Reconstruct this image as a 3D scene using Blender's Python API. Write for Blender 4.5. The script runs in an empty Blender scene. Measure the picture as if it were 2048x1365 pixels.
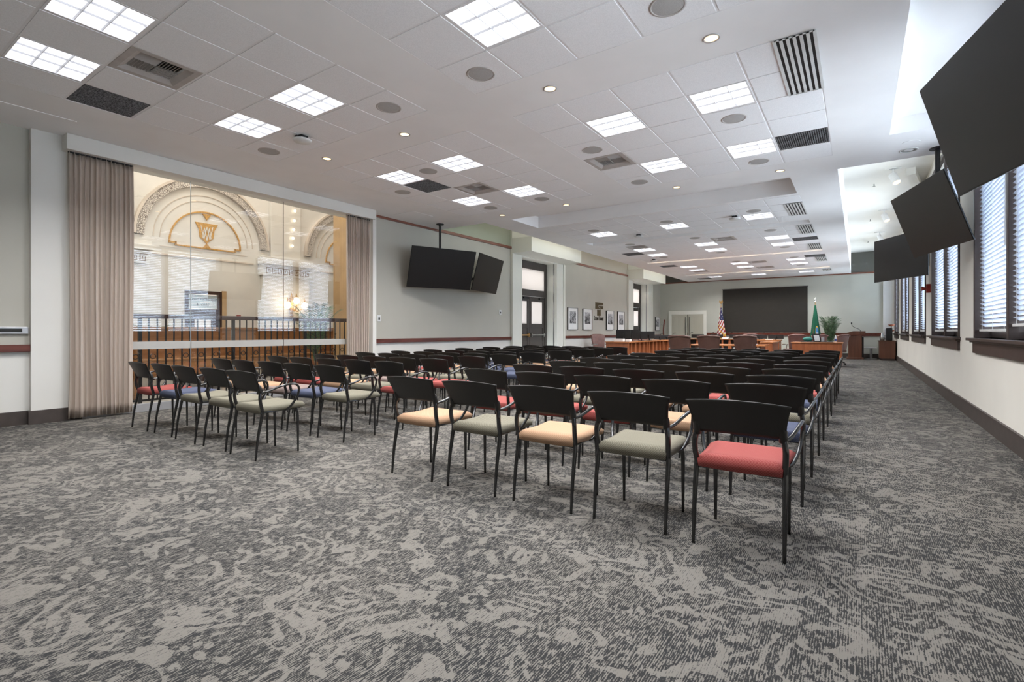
import bpy, math, random
from mathutils import Vector, Matrix
random.seed(7)
PI = math.pi
S = bpy.context.scene
COL = S.collection
# ------------------------------------------------------------------ camera
H_CAM = 1.165
YAW = math.atan2(1717 - 1024, 1010)
cam = bpy.data.cameras.new('camera'); camo = bpy.data.objects.new('camera', cam); COL.objects.link(camo)
camo.location = (0, 0, H_CAM)
camo.rotation_euler = (PI / 2, 0, YAW)
cam.sensor_fit = 'HORIZONTAL'; cam.sensor_width = 36
cam.lens = 36 * 1010 / 2048
cam.shift_y = (663 - 682.5) / 2048
cam.clip_start = 0.05; cam.clip_end = 200
S.camera = camo
# ------------------------------------------------------------------ world, exposure
S.view_settings.view_transform = 'Standard'
S.view_settings.look = 'None'
S.view_settings.gamma = 1
S.view_settings.use_curve_mapping = False
S.view_settings.exposure = 0.25
w = bpy.data.worlds.new('sky'); S.world = w; w.use_nodes = True
bg = w.node_tree.nodes['Background']
bg.inputs[0].default_value = (0.88, 0.94, 1.0, 1); bg.inputs[1].default_value = 7.0
CZ = H_CAM + 2.54      # ceiling height 3.705
RX = 1.25              # window wall
LX = -8.7              # left wall
FY = 26.6              # far wall
BY = -3.0              # wall behind the camera
VZ = 4.6               # raised ceiling
P_TROFFER = 32.0; P_DAY = 14.0; P_HALL = 190.0; P_DOWN = 2.5

def area(name, loc, rot, sx, sy, power, color=(1, 1, 1), spread=180, shape='RECTANGLE'):
    l = bpy.data.lights.new(name, 'AREA'); l.shape = shape; l.size = sx; l.size_y = sy
    l.energy = power; l.color = color; l.spread = math.radians(spread)
    o = bpy.data.objects.new(name, l); o.location = loc; o.rotation_euler = rot; COL.objects.link(o)
    return o
def point(name, loc, power, color=(1, 1, 1), r=.04):
    l = bpy.data.lights.new(name, 'POINT'); l.energy = power; l.color = color; l.shadow_soft_size = r
    o = bpy.data.objects.new(name, l); o.location = loc; COL.objects.link(o)
    return o
WIN = [(0.8, 4.2, 3.88), (5.4, 8.8, 3.88), (10.0, 13.4, 4.35), (14.6, 18.0, 4.35), (19.2, 22.6, 4.35), (23.8, 26.3, 4.35)]
for (a, b, t) in WIN:   # daylight arriving at each window, from outside
    area('daylight', (RX + .75, (a + b) / 2, (1.1 + t) / 2 + .3), (0, math.radians(97), 0), t - .9, b - a, P_DAY * (b - a), (.82, .91, 1.0), 160)
# ------------------------------------------------------------------ materials
def lin(c):
    return tuple(((v / 255) / 12.92 if v / 255 <= .04045 else ((v / 255 + .055) / 1.055) ** 2.4) for v in c) + (1,)
class N:
    def __init__(s, name):
        s.m = bpy.data.materials.new(name); s.m.use_nodes = True; s.t = s.m.node_tree
        s.b = s.t.nodes['Principled BSDF']; s.out = s.t.nodes['Material Output']
    def n(s, t, **kw):
        q = s.t.nodes.new(t)
        for k, v in kw.items():
            if hasattr(q, k): setattr(q, k, v)
        return q
    def l(s, a, b): s.t.links.new(a, b)
    def math(s, op, a, b=0.0, c=None):
        q = s.n('ShaderNodeMath', operation=op)
        for i, v in enumerate((a, b) if c is None else (a, b, c)):
            if isinstance(v, (int, float)): q.inputs[i].default_value = v
            else: s.l(v, q.inputs[i])
        return q.outputs[0]
    def mix(s, f, a, b):
        q = s.n('ShaderNodeMix', data_type='RGBA')
        for k, v in ((0, f), (6, a), (7, b)):
            if isinstance(v, (int, float)): q.inputs[k].default_value = v
            elif isinstance(v, tuple): q.inputs[k].default_value = v
            else: s.l(v, q.inputs[k])
        return q.outputs[2]
    def noise(s, vec, scale, detail=2, rough=.5, dist=0):
        q = s.n('ShaderNodeTexNoise'); q.inputs['Scale'].default_value = scale; q.inputs['Detail'].default_value = detail
        q.inputs['Roughness'].default_value = rough; q.inputs['Distortion'].default_value = dist
        if vec is not None: s.l(vec, q.inputs['Vector'])
        return q
    def pos(s, scale=(1, 1, 1), obj=False):
        if obj: o = s.n('ShaderNodeTexCoord').outputs['Object']
        else: o = s.n('ShaderNodeNewGeometry').outputs['Position']
        m = s.n('ShaderNodeMapping'); m.inputs['Scale'].default_value = scale; s.l(o, m.inputs['Vector'])
        return m.outputs[0]
    def ramp(s, f, a, b):
        q = s.n('ShaderNodeMapRange'); q.inputs[1].default_value = a; q.inputs[2].default_value = b
        q.interpolation_type = 'SMOOTHSTEP'; s.l(f, q.inputs[0]); return q.outputs[0]
def mat(name, rgb, rough=.6, metal=0, var=.04, vs=8, bump=0, bs=200, spec=.5, obj=True, emit=0):
    a = N(name); c = lin(rgb)
    v = a.noise(a.pos(obj=obj), vs, 3)
    f = a.math('MULTIPLY', a.math('SUBTRACT', v.outputs[0], .5), 2 * var)
    hi = tuple(min(1, x * (1 + 2 * var)) for x in c[:3]) + (1,); lo = tuple(x * (1 - 2 * var) for x in c[:3]) + (1,)
    col = a.mix(a.ramp(v.outputs[0], .3, .7), lo, hi)
    a.l(col, a.b.inputs['Base Color'])
    a.b.inputs['Roughness'].default_value = rough; a.b.inputs['Metallic'].default_value = metal
    a.b.inputs['Specular IOR Level'].default_value = spec
    if bump:
        n2 = a.noise(a.pos(obj=obj), bs, 2); bp = a.n('ShaderNodeBump'); bp.inputs['Strength'].default_value = bump
        bp.inputs['Distance'].default_value = .002
        a.l(n2.outputs[0], bp.inputs['Height']); a.l(bp.outputs[0], a.b.inputs['Normal'])
    if emit:
        a.l(col, a.b.inputs['Emission Color']); a.b.inputs['Emission Strength'].default_value = emit
    return a.m
def wood(name, rgb, rgb2, axis=2, scale=14, rough=.35):
    a = N(name); sc = [scale, scale, scale]; sc[axis] = scale * .08
    n1 = a.noise(a.pos(tuple(sc), obj=True), 1, 4, .6, 1.2)
    col = a.mix(a.ramp(n1.outputs[0], .3, .72), lin(rgb), lin(rgb2))
    a.l(col, a.b.inputs['Base Color']); a.b.inputs['Roughness'].default_value = rough
    return a.m
def emis(name, rgb, s):
    a = N(name); e = a.n('ShaderNodeEmission'); e.inputs[0].default_value = lin(rgb); e.inputs[1].default_value = s
    a.l(e.outputs[0], a.out.inputs[0]); return a.m
M = {}
M['gyp'] = mat('painted_gypsum', (247, 246, 246), .9, var=.01, vs=1.5, obj=False)
M['tile'] = mat('acoustic_tile', (247, 247, 249), .95, var=.03, vs=160, obj=False, bump=.15, bs=300)
M['tbar'] = mat('tbar', (240, 239, 240), .5, var=.01, obj=False)
M['grey'] = mat('grey_green_paint', (190, 187, 176), .85, var=.012, vs=1.2, obj=False)
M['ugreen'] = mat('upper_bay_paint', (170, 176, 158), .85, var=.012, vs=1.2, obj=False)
M['ushade'] = mat('upper_far_shaded_paint', (96, 96, 90), .85, var=.012, vs=1.2, obj=False)  # the shade on the upper wall is painted into this darker colour
M['green'] = mat('upper_green_paint', (112, 118, 102), .85, var=.012, vs=1.2, obj=False)
M['fargrey'] = mat('far_wall_paint', (196, 197, 186), .85, var=.012, vs=1.2, obj=False)
M['white'] = mat('warm_white_paint', (228, 226, 220), .6, var=.01, vs=1.5, obj=False)
M['rwall'] = mat('window_wall_paint', (230, 226, 217), .8, var=.012, vs=1.0, obj=False)
M['base'] = mat('dark_base', (72, 64, 60), .5, var=.05, obj=False)
M['brown'] = mat('dark_brown_wood_paint', (66, 55, 52), .4, var=.05, obj=False)
M['rail'] = wood('mahogany_rail', (84, 40, 30), (112, 56, 42), axis=1, rough=.3)
M['picrail'] = wood('picture_rail', (110, 66, 52), (140, 88, 70), axis=1)
M['black'] = mat('black_plastic', (24, 23, 22), .55, var=.05)
M['chairback'] = mat('black_moulded_plastic', (27, 25, 23), .42, var=.03, bump=.12, bs=500)
M['metal'] = mat('black_enamel_tube', (20, 20, 22), .22, 0, var=.03, spec=.9)
M['screen'] = mat('screen_face', (22, 22, 22), .38, var=.02)
M['screenedge'] = mat('screen_bezel', (12, 12, 12), .35, var=.02)
M['farscreen'] = mat('fabric_screen', (52, 49, 44), .9, var=.02)
M['steel'] = mat('brushed_steel', (170, 170, 168), .3, .9, var=.04)
M['iron'] = mat('black_iron', (26, 25, 26), .5, var=.05)
M['alum'] = mat('aluminium', (190, 190, 192), .4, .6, var=.03)
M['grille'] = mat('speaker_grille', (182, 180, 178), .8, var=.06, vs=200)
M['grilledark'] = mat('air_grille', (112, 112, 114), .6, var=.35, vs=60)
M['ventwhite'] = mat('vent_white', (186, 180, 176), .6, var=.03)
M['whiteplastic'] = mat('white_plastic', (226, 226, 224), .45, var=.02)
M['louver'] = mat('louver_white', (236, 236, 240), .35, var=.01)
M['diff'] = emis('fluorescent_diffuser', (246, 248, 255), 2.2)
M['warmglow'] = emis('warm_lamp', (255, 222, 170), 2.2)
M['bulb'] = emis('bulb_glow', (255, 236, 205), 3)
M['desk'] = wood('cherry_veneer', (150, 86, 52), (176, 104, 64), axis=2, scale=9)
M['desktop'] = wood('cherry_top', (176, 112, 70), (200, 132, 84), axis=0, scale=9, rough=.25)
M['desk2'] = wood('dark_cherry_veneer', (90, 56, 42), (108, 68, 50), axis=2, scale=9)
M['bench'] = wood('oak_bench', (146, 102, 64), (172, 124, 82), axis=1, scale=6, rough=.25)
M['leather'] = mat('brown_leather', (100, 72, 63), .35, var=.05, bump=.1, bs=120)
M['pinkleather'] = mat('tan_rose_leather', (128, 94, 86), .4, var=.05)
M['paper'] = mat('paper', (235, 235, 233), .7, var=.01)
M['marble'] = mat('cream_marble', (230, 225, 216), .3, var=.03, vs=1.2, obj=False)
M['marble2'] = mat('cream_marble_trim', (218, 204, 188), .35, var=.04, vs=3, obj=False)
M['stone'] = mat('tan_stone_pier', (190, 156, 112), .5, var=.05, vs=2, obj=False)
M['hallfloor'] = mat('polished_floor', (196, 194, 190), .12, var=.05, vs=2, obj=False)
M['signpale'] = mat('pale_sign', (222, 234, 238), .5, var=.01)
M['keyb'] = mat('key_bronze', (150, 122, 90), .6)
M['gold'] = mat('gilt', (206, 158, 84), .45, .2, var=.1, vs=30)
M['doorwood'] = mat('dark_door', (62, 38, 30), .4, var=.05)
M['gdoor'] = mat('dark_grey_door', (70, 64, 60), .45, var=.04)
M['jamb'] = mat('door_casing_cream', (232, 232, 222), .5, var=.003)
M['fardoor'] = mat('far_cabinet_paint', (190, 188, 172), .6, var=.004)
M['bronze'] = mat('bronze_letter', (98, 84, 58), .4, .4, var=.05)
M['darktext'] = mat('dark_letters', (52, 46, 36), .5, var=.02)
M['brass'] = mat('brass', (196, 156, 96), .3, .8, var=.05)
M['leaf'] = mat('palm_leaf', (82, 108, 78), .5, var=.2, vs=10)
M['pot'] = mat('plant_pot', (70, 60, 54), .5)
M['copper'] = mat('copper_pan', (176, 98, 66), .4, .3)
M['redd'] = mat('red_alarm', (150, 40, 30), .5)
M['bluelab'] = mat('blue_label', (60, 80, 150), .5)
M['tealcloth'] = mat('teal_cloth', (40, 120, 110), .7)
M['frostband'] = mat('frosted_band', (186, 184, 178), .6, var=.01)
M['flagred'] = mat('flag_red', (150, 34, 40), .75); M['flagwhite'] = mat('flag_white', (225, 220, 215), .75)
M['flagblue'] = mat('flag_navy', (34, 38, 78), .75); M['flaggreen'] = mat('flag_green', (14, 92, 66), .75)
M['flaggold'] = mat('flag_gold', (206, 160, 50), .6); M['seablue'] = mat('seal_blue', (70, 130, 190), .7)
def glass(name, f0=.09, tint=(.97, .985, .975)):
    a = N(name); g = a.n('ShaderNodeBsdfGlossy'); g.inputs['Roughness'].default_value = 0.0
    t = a.n('ShaderNodeBsdfTransparent'); t.inputs[0].default_value = tint + (1,)
    lw = a.n('ShaderNodeLayerWeight'); lw.inputs['Blend'].default_value = .25
    f = a.math('ADD', a.math('MULTIPLY', lw.outputs['Fresnel'], .75), f0)
    m = a.n('ShaderNodeMixShader'); a.l(f, m.inputs[0]); a.l(t.outputs[0], m.inputs[1]); a.l(g.outputs[0], m.inputs[2])
    a.l(m.outputs[0], a.out.inputs[0]); return a.m
M['glass'] = glass('clear_glass', .115)
M['winglass'] = glass('window_glass', .02, (.95, .98, 1))
def frost(name, rgb):
    a = N(name); d = a.n('ShaderNodeBsdfDiffuse'); d.inputs[0].default_value = lin(rgb)
    t = a.n('ShaderNodeBsdfTranslucent'); t.inputs[0].default_value = lin(rgb)
    m = a.n('ShaderNodeMixShader'); m.inputs[0].default_value = .5; a.l(d.outputs[0], m.inputs[1]); a.l(t.outputs[0], m.inputs[2])
    a.l(m.outputs[0], a.out.inputs[0]); return a.m
M['frost'] = frost('frosted_glass', (226, 222, 220))
def blindm():
    a = N('blind_slat'); v = a.noise(a.pos(), 3, 2)
    col = a.mix(v.outputs[0], lin((222, 224, 228)), lin((238, 240, 242)))
    a.l(col, a.b.inputs['Base Color']); a.b.inputs['Roughness'].default_value = .45
    t = a.n('ShaderNodeBsdfTranslucent'); t.inputs[0].default_value = (.85, .9, 1, 1)
    m = a.n('ShaderNodeMixShader'); m.inputs[0].default_value = .5
    a.l(a.b.outputs[0], m.inputs[1]); a.l(t.outputs[0], m.inputs[2]); a.l(m.outputs[0], a.out.inputs[0]); return a.m
M['slat'] = blindm()
def curtainm():
    a = N('curtain_cloth'); v = a.noise(a.pos((60, 60, 4)), 3, 3)
    col = a.mix(v.outputs[0], lin((208, 194, 182)), lin((226, 212, 200)))
    a.l(col, a.b.inputs['Base Color']); a.b.inputs['Roughness'].default_value = .9
    t = a.n('ShaderNodeBsdfTranslucent'); a.l(col, t.inputs[0])
    m = a.n('ShaderNodeMixShader'); m.inputs[0].default_value = .18
    a.l(a.b.outputs[0], m.inputs[1]); a.l(t.outputs[0], m.inputs[2]); a.l(m.outputs[0], a.out.inputs[0]); return a.m
M['curtain'] = curtainm()
def carpet():
    a = N('damask_carpet')
    p = a.pos()
    wn = a.noise(p, 2.2, 3, .55)
    off = a.n('ShaderNodeVectorMath', operation='MULTIPLY_ADD')
    a.l(wn.outputs['Color'], off.inputs[0]); off.inputs[1].default_value = (.42, .42, 0); a.l(p, off.inputs[2])
    wp = off.outputs[0]
    vo = a.n('ShaderNodeTexVoronoi'); vo.inputs['Scale'].default_value = 1.9; vo.inputs['Randomness'].default_value = .85; a.l(wp, vo.inputs['Vector'])
    ring = a.math('SINE', a.math('MULTIPLY', vo.outputs['Distance'], 52.0))
    vo2 = a.n('ShaderNodeTexVoronoi'); vo2.inputs['Scale'].default_value = 9.0; a.l(wp, vo2.inputs['Vector'])
    n1 = a.noise(wp, 4.6, 2, .5, 1.9); n2 = a.noise(p, 13, 2, .55, 1.4); n3 = a.noise(p, 1.3, 2); n4 = a.noise(p, 2.6, 2, .5, .8)
    # pale solid motifs: leaf shapes, scroll arcs, small buds
    leaf = a.ramp(a.math('ADD', n1.outputs[0], a.math('MULTIPLY', a.math('SUBTRACT', n2.outputs[0], .5), .32)), .545, .60)
    arcs = a.math('MULTIPLY', a.ramp(ring, .35, .75), a.ramp(n4.outputs[0], .50, .56))
    buds = a.math('MULTIPLY', a.ramp(vo2.outputs['Distance'], .30, .22), a.ramp(n4.outputs[0], .54, .46))
    motif = a.math('MAXIMUM', leaf, a.math('MAXIMUM', arcs, buds))
    # hatched ground, its pale share drifting slowly
    ground = a.math('ADD', a.math('MULTIPLY_ADD', n3.outputs[0], .55, .10), a.math('MULTIPLY', a.math('SUBTRACT', n2.outputs[0], .5), .9))
    frac = a.math('MAXIMUM', ground, a.math('MULTIPLY', motif, .93))
    fine = a.noise(a.pos((135, 26, 1)), 1, 2, .55); tuft = a.noise(a.pos((260, 150, 1)), 1, 1)
    sx = a.n('ShaderNodeSeparateXYZ'); a.l(p, sx.inputs[0])
    rib = a.math('MULTIPLY', a.math('SINE', a.math('MULTIPLY', sx.outputs[0], 2 * PI / .0085)), .055)
    f2 = a.math('ADD', rib, a.math('ADD', a.math('MULTIPLY', fine.outputs[0], .70), a.math('MULTIPLY', tuft.outputs[0], .30)))
    thr = a.ramp(f2, .34, .66)
    k = a.ramp(a.math('SUBTRACT', frac, thr), -.20, .20)
    dark = a.mix(a.noise(p, 1.1, 2).outputs[0], lin((44, 46, 49)), lin((58, 56, 54)))
    light = a.mix(n3.outputs[0], lin((112, 109, 104)), lin((126, 121, 115)))
    col = a.mix(k, dark, light)
    a.l(col, a.b.inputs['Base Color']); a.b.inputs['Roughness'].default_value = .95; a.b.inputs['Specular IOR Level'].default_value = .15
    bp = a.n('ShaderNodeBump'); bp.inputs['Strength'].default_value = .5; bp.inputs['Distance'].default_value = .004
    a.l(fine.outputs[0], bp.inputs['Height']); a.l(bp.outputs[0], a.b.inputs['Normal'])
    return a.m
M['carpet'] = carpet()
def seatm(name, rgb, rgb2):
    a = N(name); g = a.n('ShaderNodeSeparateXYZ'); a.l(a.pos((1, 1, 1), obj=True), g.inputs[0])
    yz = a.math('SUBTRACT', g.outputs[1], g.outputs[2])
    k = 2 * PI / .030
    u = a.math('SINE', a.math('MULTIPLY', a.math('ADD', g.outputs[0], yz), k)); v = a.math('SINE', a.math('MULTIPLY', a.math('SUBTRACT', g.outputs[0], yz), k))
    f = a.ramp(a.math('MINIMUM', a.math('ABSOLUTE', u), a.math('ABSOLUTE', v)), .36, .08)
    col = a.mix(f, lin(rgb), lin(rgb2))
    a.l(col, a.b.inputs['Base Color']); a.b.inputs['Roughness'].default_value = .85
    return a.m
SEAT = {'red': seatm('red_weave', (144, 56, 54), (168, 96, 86)), 'tan': seatm('peach_weave', (172, 134, 104), (192, 162, 134)),
        'olive': seatm('sage_weave', (104, 100, 86), (146, 140, 122)), 'blue': seatm('blue_weave', (58, 65, 90), (92, 98, 118)),
        'mauve': seatm('mauve_weave', (124, 106, 102), (154, 138, 130))}
CNAME = {'red': 'red', 'tan': 'peach', 'olive': 'sage green', 'blue': 'blue', 'mauve': 'mauve'}
def bwphoto(seed):
    a = N('printed_picture'); m = a.pos((1, 1, 1), obj=True)
    mp = a.n('ShaderNodeMapping'); mp.inputs['Location'].default_value = (seed * 3.1, seed * 1.7, seed); a.l(m, mp.inputs['Vector'])
    n1 = a.noise(mp.outputs[0], 9, 5, .7, .8)
    g = a.n('ShaderNodeSeparateXYZ'); a.l(m, g.inputs[0])
    v = a.math('ADD', n1.outputs[0], a.math('MULTIPLY', g.outputs[2], .35))
    col = a.mix(a.ramp(v, .38, .66), lin((30, 30, 32)), lin((196, 196, 198)))
    a.l(col, a.b.inputs['Base Color']); a.b.inputs['Roughness'].default_value = .5
    return a.m
# ------------------------------------------------------------------ mesh builder
class MB:
    def __init__(s): s.v = []; s.f = []; s.mi = []
    def add(s, vs, fs, mi=0):
        o = len(s.v); s.v += [tuple(x) for x in vs]; s.f += [tuple(i + o for i in f) for f in fs]; s.mi += [mi] * len(fs); return s
    def box(s, x0, x1, y0, y1, z0, z1, mi=0):
        v = [(x, y, z) for z in (z0, z1) for y in (y0, y1) for x in (x0, x1)]
        return s.add(v, [(0, 2, 3, 1), (4, 5, 7, 6), (0, 1, 5, 4), (2, 6, 7, 3), (0, 4, 6, 2), (1, 3, 7, 5)], mi)
    def quad(s, a, b, c, d, mi=0): return s.add([a, b, c, d], [(0, 1, 2, 3)], mi)
    def prism(s, pts, d, mi=0):
        # pts: closed polygon of 3-D points, d: extrusion vector
        n = len(pts); d = Vector(d); v = [Vector(p) for p in pts]; v = v + [p + d for p in v]
        fs = [tuple(range(n - 1, -1, -1)), tuple(range(n, 2 * n))] + [(i, (i + 1) % n, n + (i + 1) % n, n + i) for i in range(n)]
        return s.add(v, fs, mi)
    def tube(s, pts, r, n=8, mi=0, closed=False, caps=True):
        P = [Vector(p) for p in pts]; m = len(P)
        R = r if isinstance(r, (list, tuple)) else [r] * m
        t0 = None; fr = []
        for i in range(m):
            a = P[(i - 1) % m] if (closed or i > 0) else P[i]; b = P[(i + 1) % m] if (closed or i < m - 1) else P[i]
            t = (b - a).normalized()
            if t0 is None:
                u = t.orthogonal().normalized()
            else:
                q = t0.rotation_difference(t); u = (q @ u0).normalized()
            t0 = t; u0 = u; fr.append((u, t.cross(u)))
        vs = []
        for i in range(m):
            for k in range(n):
                a = 2 * PI * k / n; vs.append(P[i] + (fr[i][0] * math.cos(a) + fr[i][1] * math.sin(a)) * R[i])
        fs = []
        for i in range(m if closed else m - 1):
            j = (i + 1) % m
            for k in range(n): fs.append((i * n + k, i * n + (k + 1) % n, j * n + (k + 1) % n, j * n + k))
        if caps and not closed: fs += [tuple(range(n - 1, -1, -1)), tuple(range((m - 1) * n, m * n))]
        return s.add(vs, fs, mi)
    def cyl(s, x, y, z0, z1, r, n=20, r2=None, mi=0): return s.tube([(x, y, z0), (x, y, z1)], [r, r if r2 is None else r2], n, mi)
    def lathe(s, prof, c=(0, 0, 0), n=24, mi=0):
        m = len(prof); vs = [(c[0] + r * math.cos(2 * PI * k / n), c[1] + r * math.sin(2 * PI * k / n), c[2] + z) for (r, z) in prof for k in range(n)]
        fs = [(i * n + k, i * n + (k + 1) % n, (i + 1) * n + (k + 1) % n, (i + 1) * n + k) for i in range(m - 1) for k in range(n)]
        return s.add(vs, fs, mi)
    def sphere(s, c, r, n=12, mi=0):
        return s.lathe([(r * math.sin(PI * i / 8) + 1e-5, -r * math.cos(PI * i / 8)) for i in range(9)], c, n, mi)
    def grid(s, fn, nu, nv, mi=0):
        vs = [fn(i / nu, j / nv) for j in range(nv + 1) for i in range(nu + 1)]
        fs = [(j * (nu + 1) + i, j * (nu + 1) + i + 1, (j + 1) * (nu + 1) + i + 1, (j + 1) * (nu + 1) + i) for j in range(nv) for i in range(nu)]
        return s.add(vs, fs, mi)
    def xf(s, mtx): s.v = [tuple(mtx @ Vector(p)) for p in s.v]; return s
    def build(s, name, m, parent=None, smooth=False, bevel=0, solid=0, sub=0):
        me = bpy.data.meshes.new(name); me.from_pydata(s.v, [], s.f)
        for q in (m if isinstance(m, (list, tuple)) else [m]): me.materials.append(q)
        for i, p in enumerate(me.polygons):
            p.material_index = s.mi[i]; p.use_smooth = smooth
        me.update()
        o = bpy.data.objects.new(name, me); COL.objects.link(o)
        if parent: o.parent = parent
        if solid: q = o.modifiers.new('s', 'SOLIDIFY'); q.thickness = solid; q.offset = 0
        if bevel: q = o.modifiers.new('b', 'BEVEL'); q.width = bevel; q.segments = 2; q.limit_method = 'ANGLE'
        if sub: q = o.modifiers.new('u', 'SUBSURF'); q.levels = sub; q.render_levels = sub
        return o
def tag(o, label, cat, group=None, kind=None):
    o['label'] = label; o['category'] = cat
    if group: o['group'] = group
    if kind: o['kind'] = kind
    return o
def empty(name, loc=(0, 0, 0), rz=0, label=None, cat=None, group=None):
    o = bpy.data.objects.new(name, None); COL.objects.link(o); o.location = loc; o.rotation_euler = (0, 0, rz); o.empty_display_size = .1
    if label: tag(o, label, cat, group)
    return o
def struct(name, mb, m, label=None, **kw):
    o = mb.build(name, m, **kw); o['kind'] = 'structure'
    if label: o['label'] = label
    return o
def dup(root, loc, label=None, rz=None, group=None):
    r = root.copy(); COL.objects.link(r); r.location = loc
    if rz is not None: r.rotation_euler = (0, 0, rz)
    if label: r['label'] = label
    if group: r['group'] = group
    for ch in list(root.children):
        c = ch.copy(); COL.objects.link(c); c.parent = r
        for g in list(ch.children):
            d = g.copy(); COL.objects.link(d); d.parent = c
    return r
ORD = ['first', 'second', 'third', 'fourth', 'fifth', 'sixth', 'seventh', 'eighth', 'ninth', 'tenth', 'eleventh', 'twelfth']
def smooth_path(pts, n=5):
    P = [Vector(p) for p in pts]; out = []
    for i in range(len(P) - 1):
        p0 = P[max(i - 1, 0)]; p1 = P[i]; p2 = P[i + 1]; p3 = P[min(i + 2, len(P) - 1)]
        for k in range(n):
            t = k / n
            out.append(.5 * ((2 * p1) + (p2 - p0) * t + (2 * p0 - 5 * p1 + 4 * p2 - p3) * t * t + (3 * p1 - p0 - 3 * p2 + p3) * t ** 3))
    out.append(P[-1]); return out
def text_mesh(name, body, size, m, mtx, depth=.004, sx=1.0, parent=None, spacing=1.0):
    cu = bpy.data.curves.new(name, 'FONT'); cu.body = body; cu.size = size; cu.extrude = depth; cu.align_x = 'CENTER'; cu.align_y = 'CENTER'
    cu.space_character = spacing
    t = bpy.data.objects.new(name, cu); COL.objects.link(t)
    bpy.context.view_layer.update()
    me = bpy.data.meshes.new_from_object(t.evaluated_get(bpy.context.evaluated_depsgraph_get()))
    bpy.data.objects.remove(t); bpy.data.curves.remove(cu)
    me.transform(Matrix.Diagonal((sx, 1, 1, 1))); me.transform(mtx)
    me.name = name; me.materials.clear(); me.materials.append(m)
    o = bpy.data.objects.new(name, me); COL.objects.link(o)
    if parent: o.parent = parent
    return o
def frame_x(Y, Z, X, face=1):
    # matrix taking text plane (x right, y up, z out) to a wall X=const seen from +X (face=1)
    return Matrix(((0, 0, face, X), (face, 0, 0, Y), (0, 1, 0, Z), (0, 0, 0, 1)))

# ================================================================== SETTING
HALLX = -12.5
struct('floor', MB().box(LX - .05, RX + .3, BY, FY + .1, -.1, 0), M['carpet'], 'grey damask patterned carpet')
# --- window wall with openings
mb = MB()
ys = [BY - .1] + [v for (a, b, t) in WIN for v in (a, b)] + [FY + .1]
for i in range(0, len(ys), 2): mb.box(RX, RX + .3, ys[i], ys[i + 1], 0, 4.8)
for (a, b, t) in WIN: mb.box(RX, RX + .3, a, b, 0, 1.08); mb.box(RX, RX + .3, a, b, t, 4.8)
struct('wall_right', mb, M['rwall'])
struct('baseboard_right', MB().box(RX - .02, RX, BY, FY, 0, .19).box(RX - .026, RX, BY, FY, .185, .2), M['base'])
# --- wall behind the camera
struct('wall_back', MB().box(LX - .1, RX + .3, BY - .1, BY, 0, 4.8), M['grey'])
# --- far wall
struct('wall_far', MB().box(LX - .2, RX + .3, FY, FY + .1, 0, 3.7), M['fargrey'])
struct('wall_far_upper', MB().box(LX - .2, RX + .3, FY, FY + .1, 3.7, 4.8), M['ushade'])
struct('trim_1', MB().box(LX, RX, FY - .05, FY, 3.66, 3.72), M['picrail'])
struct('trim_2', MB().box(-8.2, .86, FY - .05, FY, .96, 1.09), M['rail'])
struct('baseboard_far', MB().box(-6, RX, FY - .02, FY, 0, .2), M['base'])
struct('wall_far_return', MB().box(.86, RX, FY - .12, FY, 0, 4.5), M['white'])
# --- left wall, front to back
struct('wall_left_near', MB().box(LX - .1, -8.6, BY, 1.80, .93, 4.8), M['grey'])
struct('wall_left_near_dado', MB().box(LX - .1, -8.6, BY, 1.80, 0, .93), M['white'])
struct('trim_3', MB().box(-8.6, -8.54, BY, 1.80, .91, 1.0), M['rail'], bevel=.004)
struct('wall_left_pilaster', MB().box(LX - .1, -8.52, 1.80, 2.30, 0, CZ), M['white'], bevel=.004)
struct('baseboard_left', MB().box(-8.6, -8.57, BY, 1.80, 0, .17).box(-8.52, -8.50, 1.79, 2.30, 0, .17).box(-8.6, -8.50, 1.775, 1.79, 0, .17), M['base'])
struct('wall_left_lintel', MB().box(LX - .1, -8.56, 2.30, 7.05, 3.52, 4.8), M['white'])
struct('wall_left_post', MB().box(LX - .1, -8.36, 7.05, 7.14, 0, CZ), M['white'])
def grey_bay(n, a, b):
    struct('wall_left_bay_%d' % n, MB().box(LX - .1, LX, a, b, .94, 3.7), M['grey'])
    struct('wall_left_dado_%d' % n, MB().box(LX - .1, LX, a, b, 0, .94), M['white'])
    struct('wall_left_upper_%d' % n, MB().box(LX - .1, LX, a, b, 3.7, 4.8), M[('ugreen', 'grey', 'ushade')[n - 1]])
    struct('trim_%d' % (n * 2 + 2), MB().box(LX, LX + .05, a, b, .91, 1.0), M['rail'], bevel=.003)
    struct('trim_%d' % (n * 2 + 3), MB().box(LX, LX + .05, a, b, 3.66, 3.73), M['picrail'])
    struct('baseboard_left_%d' % n, MB().box(LX, LX + .02, a, b, 0, .17), M['base'])
grey_bay(1, 7.14, 12.6); grey_bay(2, 15.9, 21.95); grey_bay(3, 25.2, FY)
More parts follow.
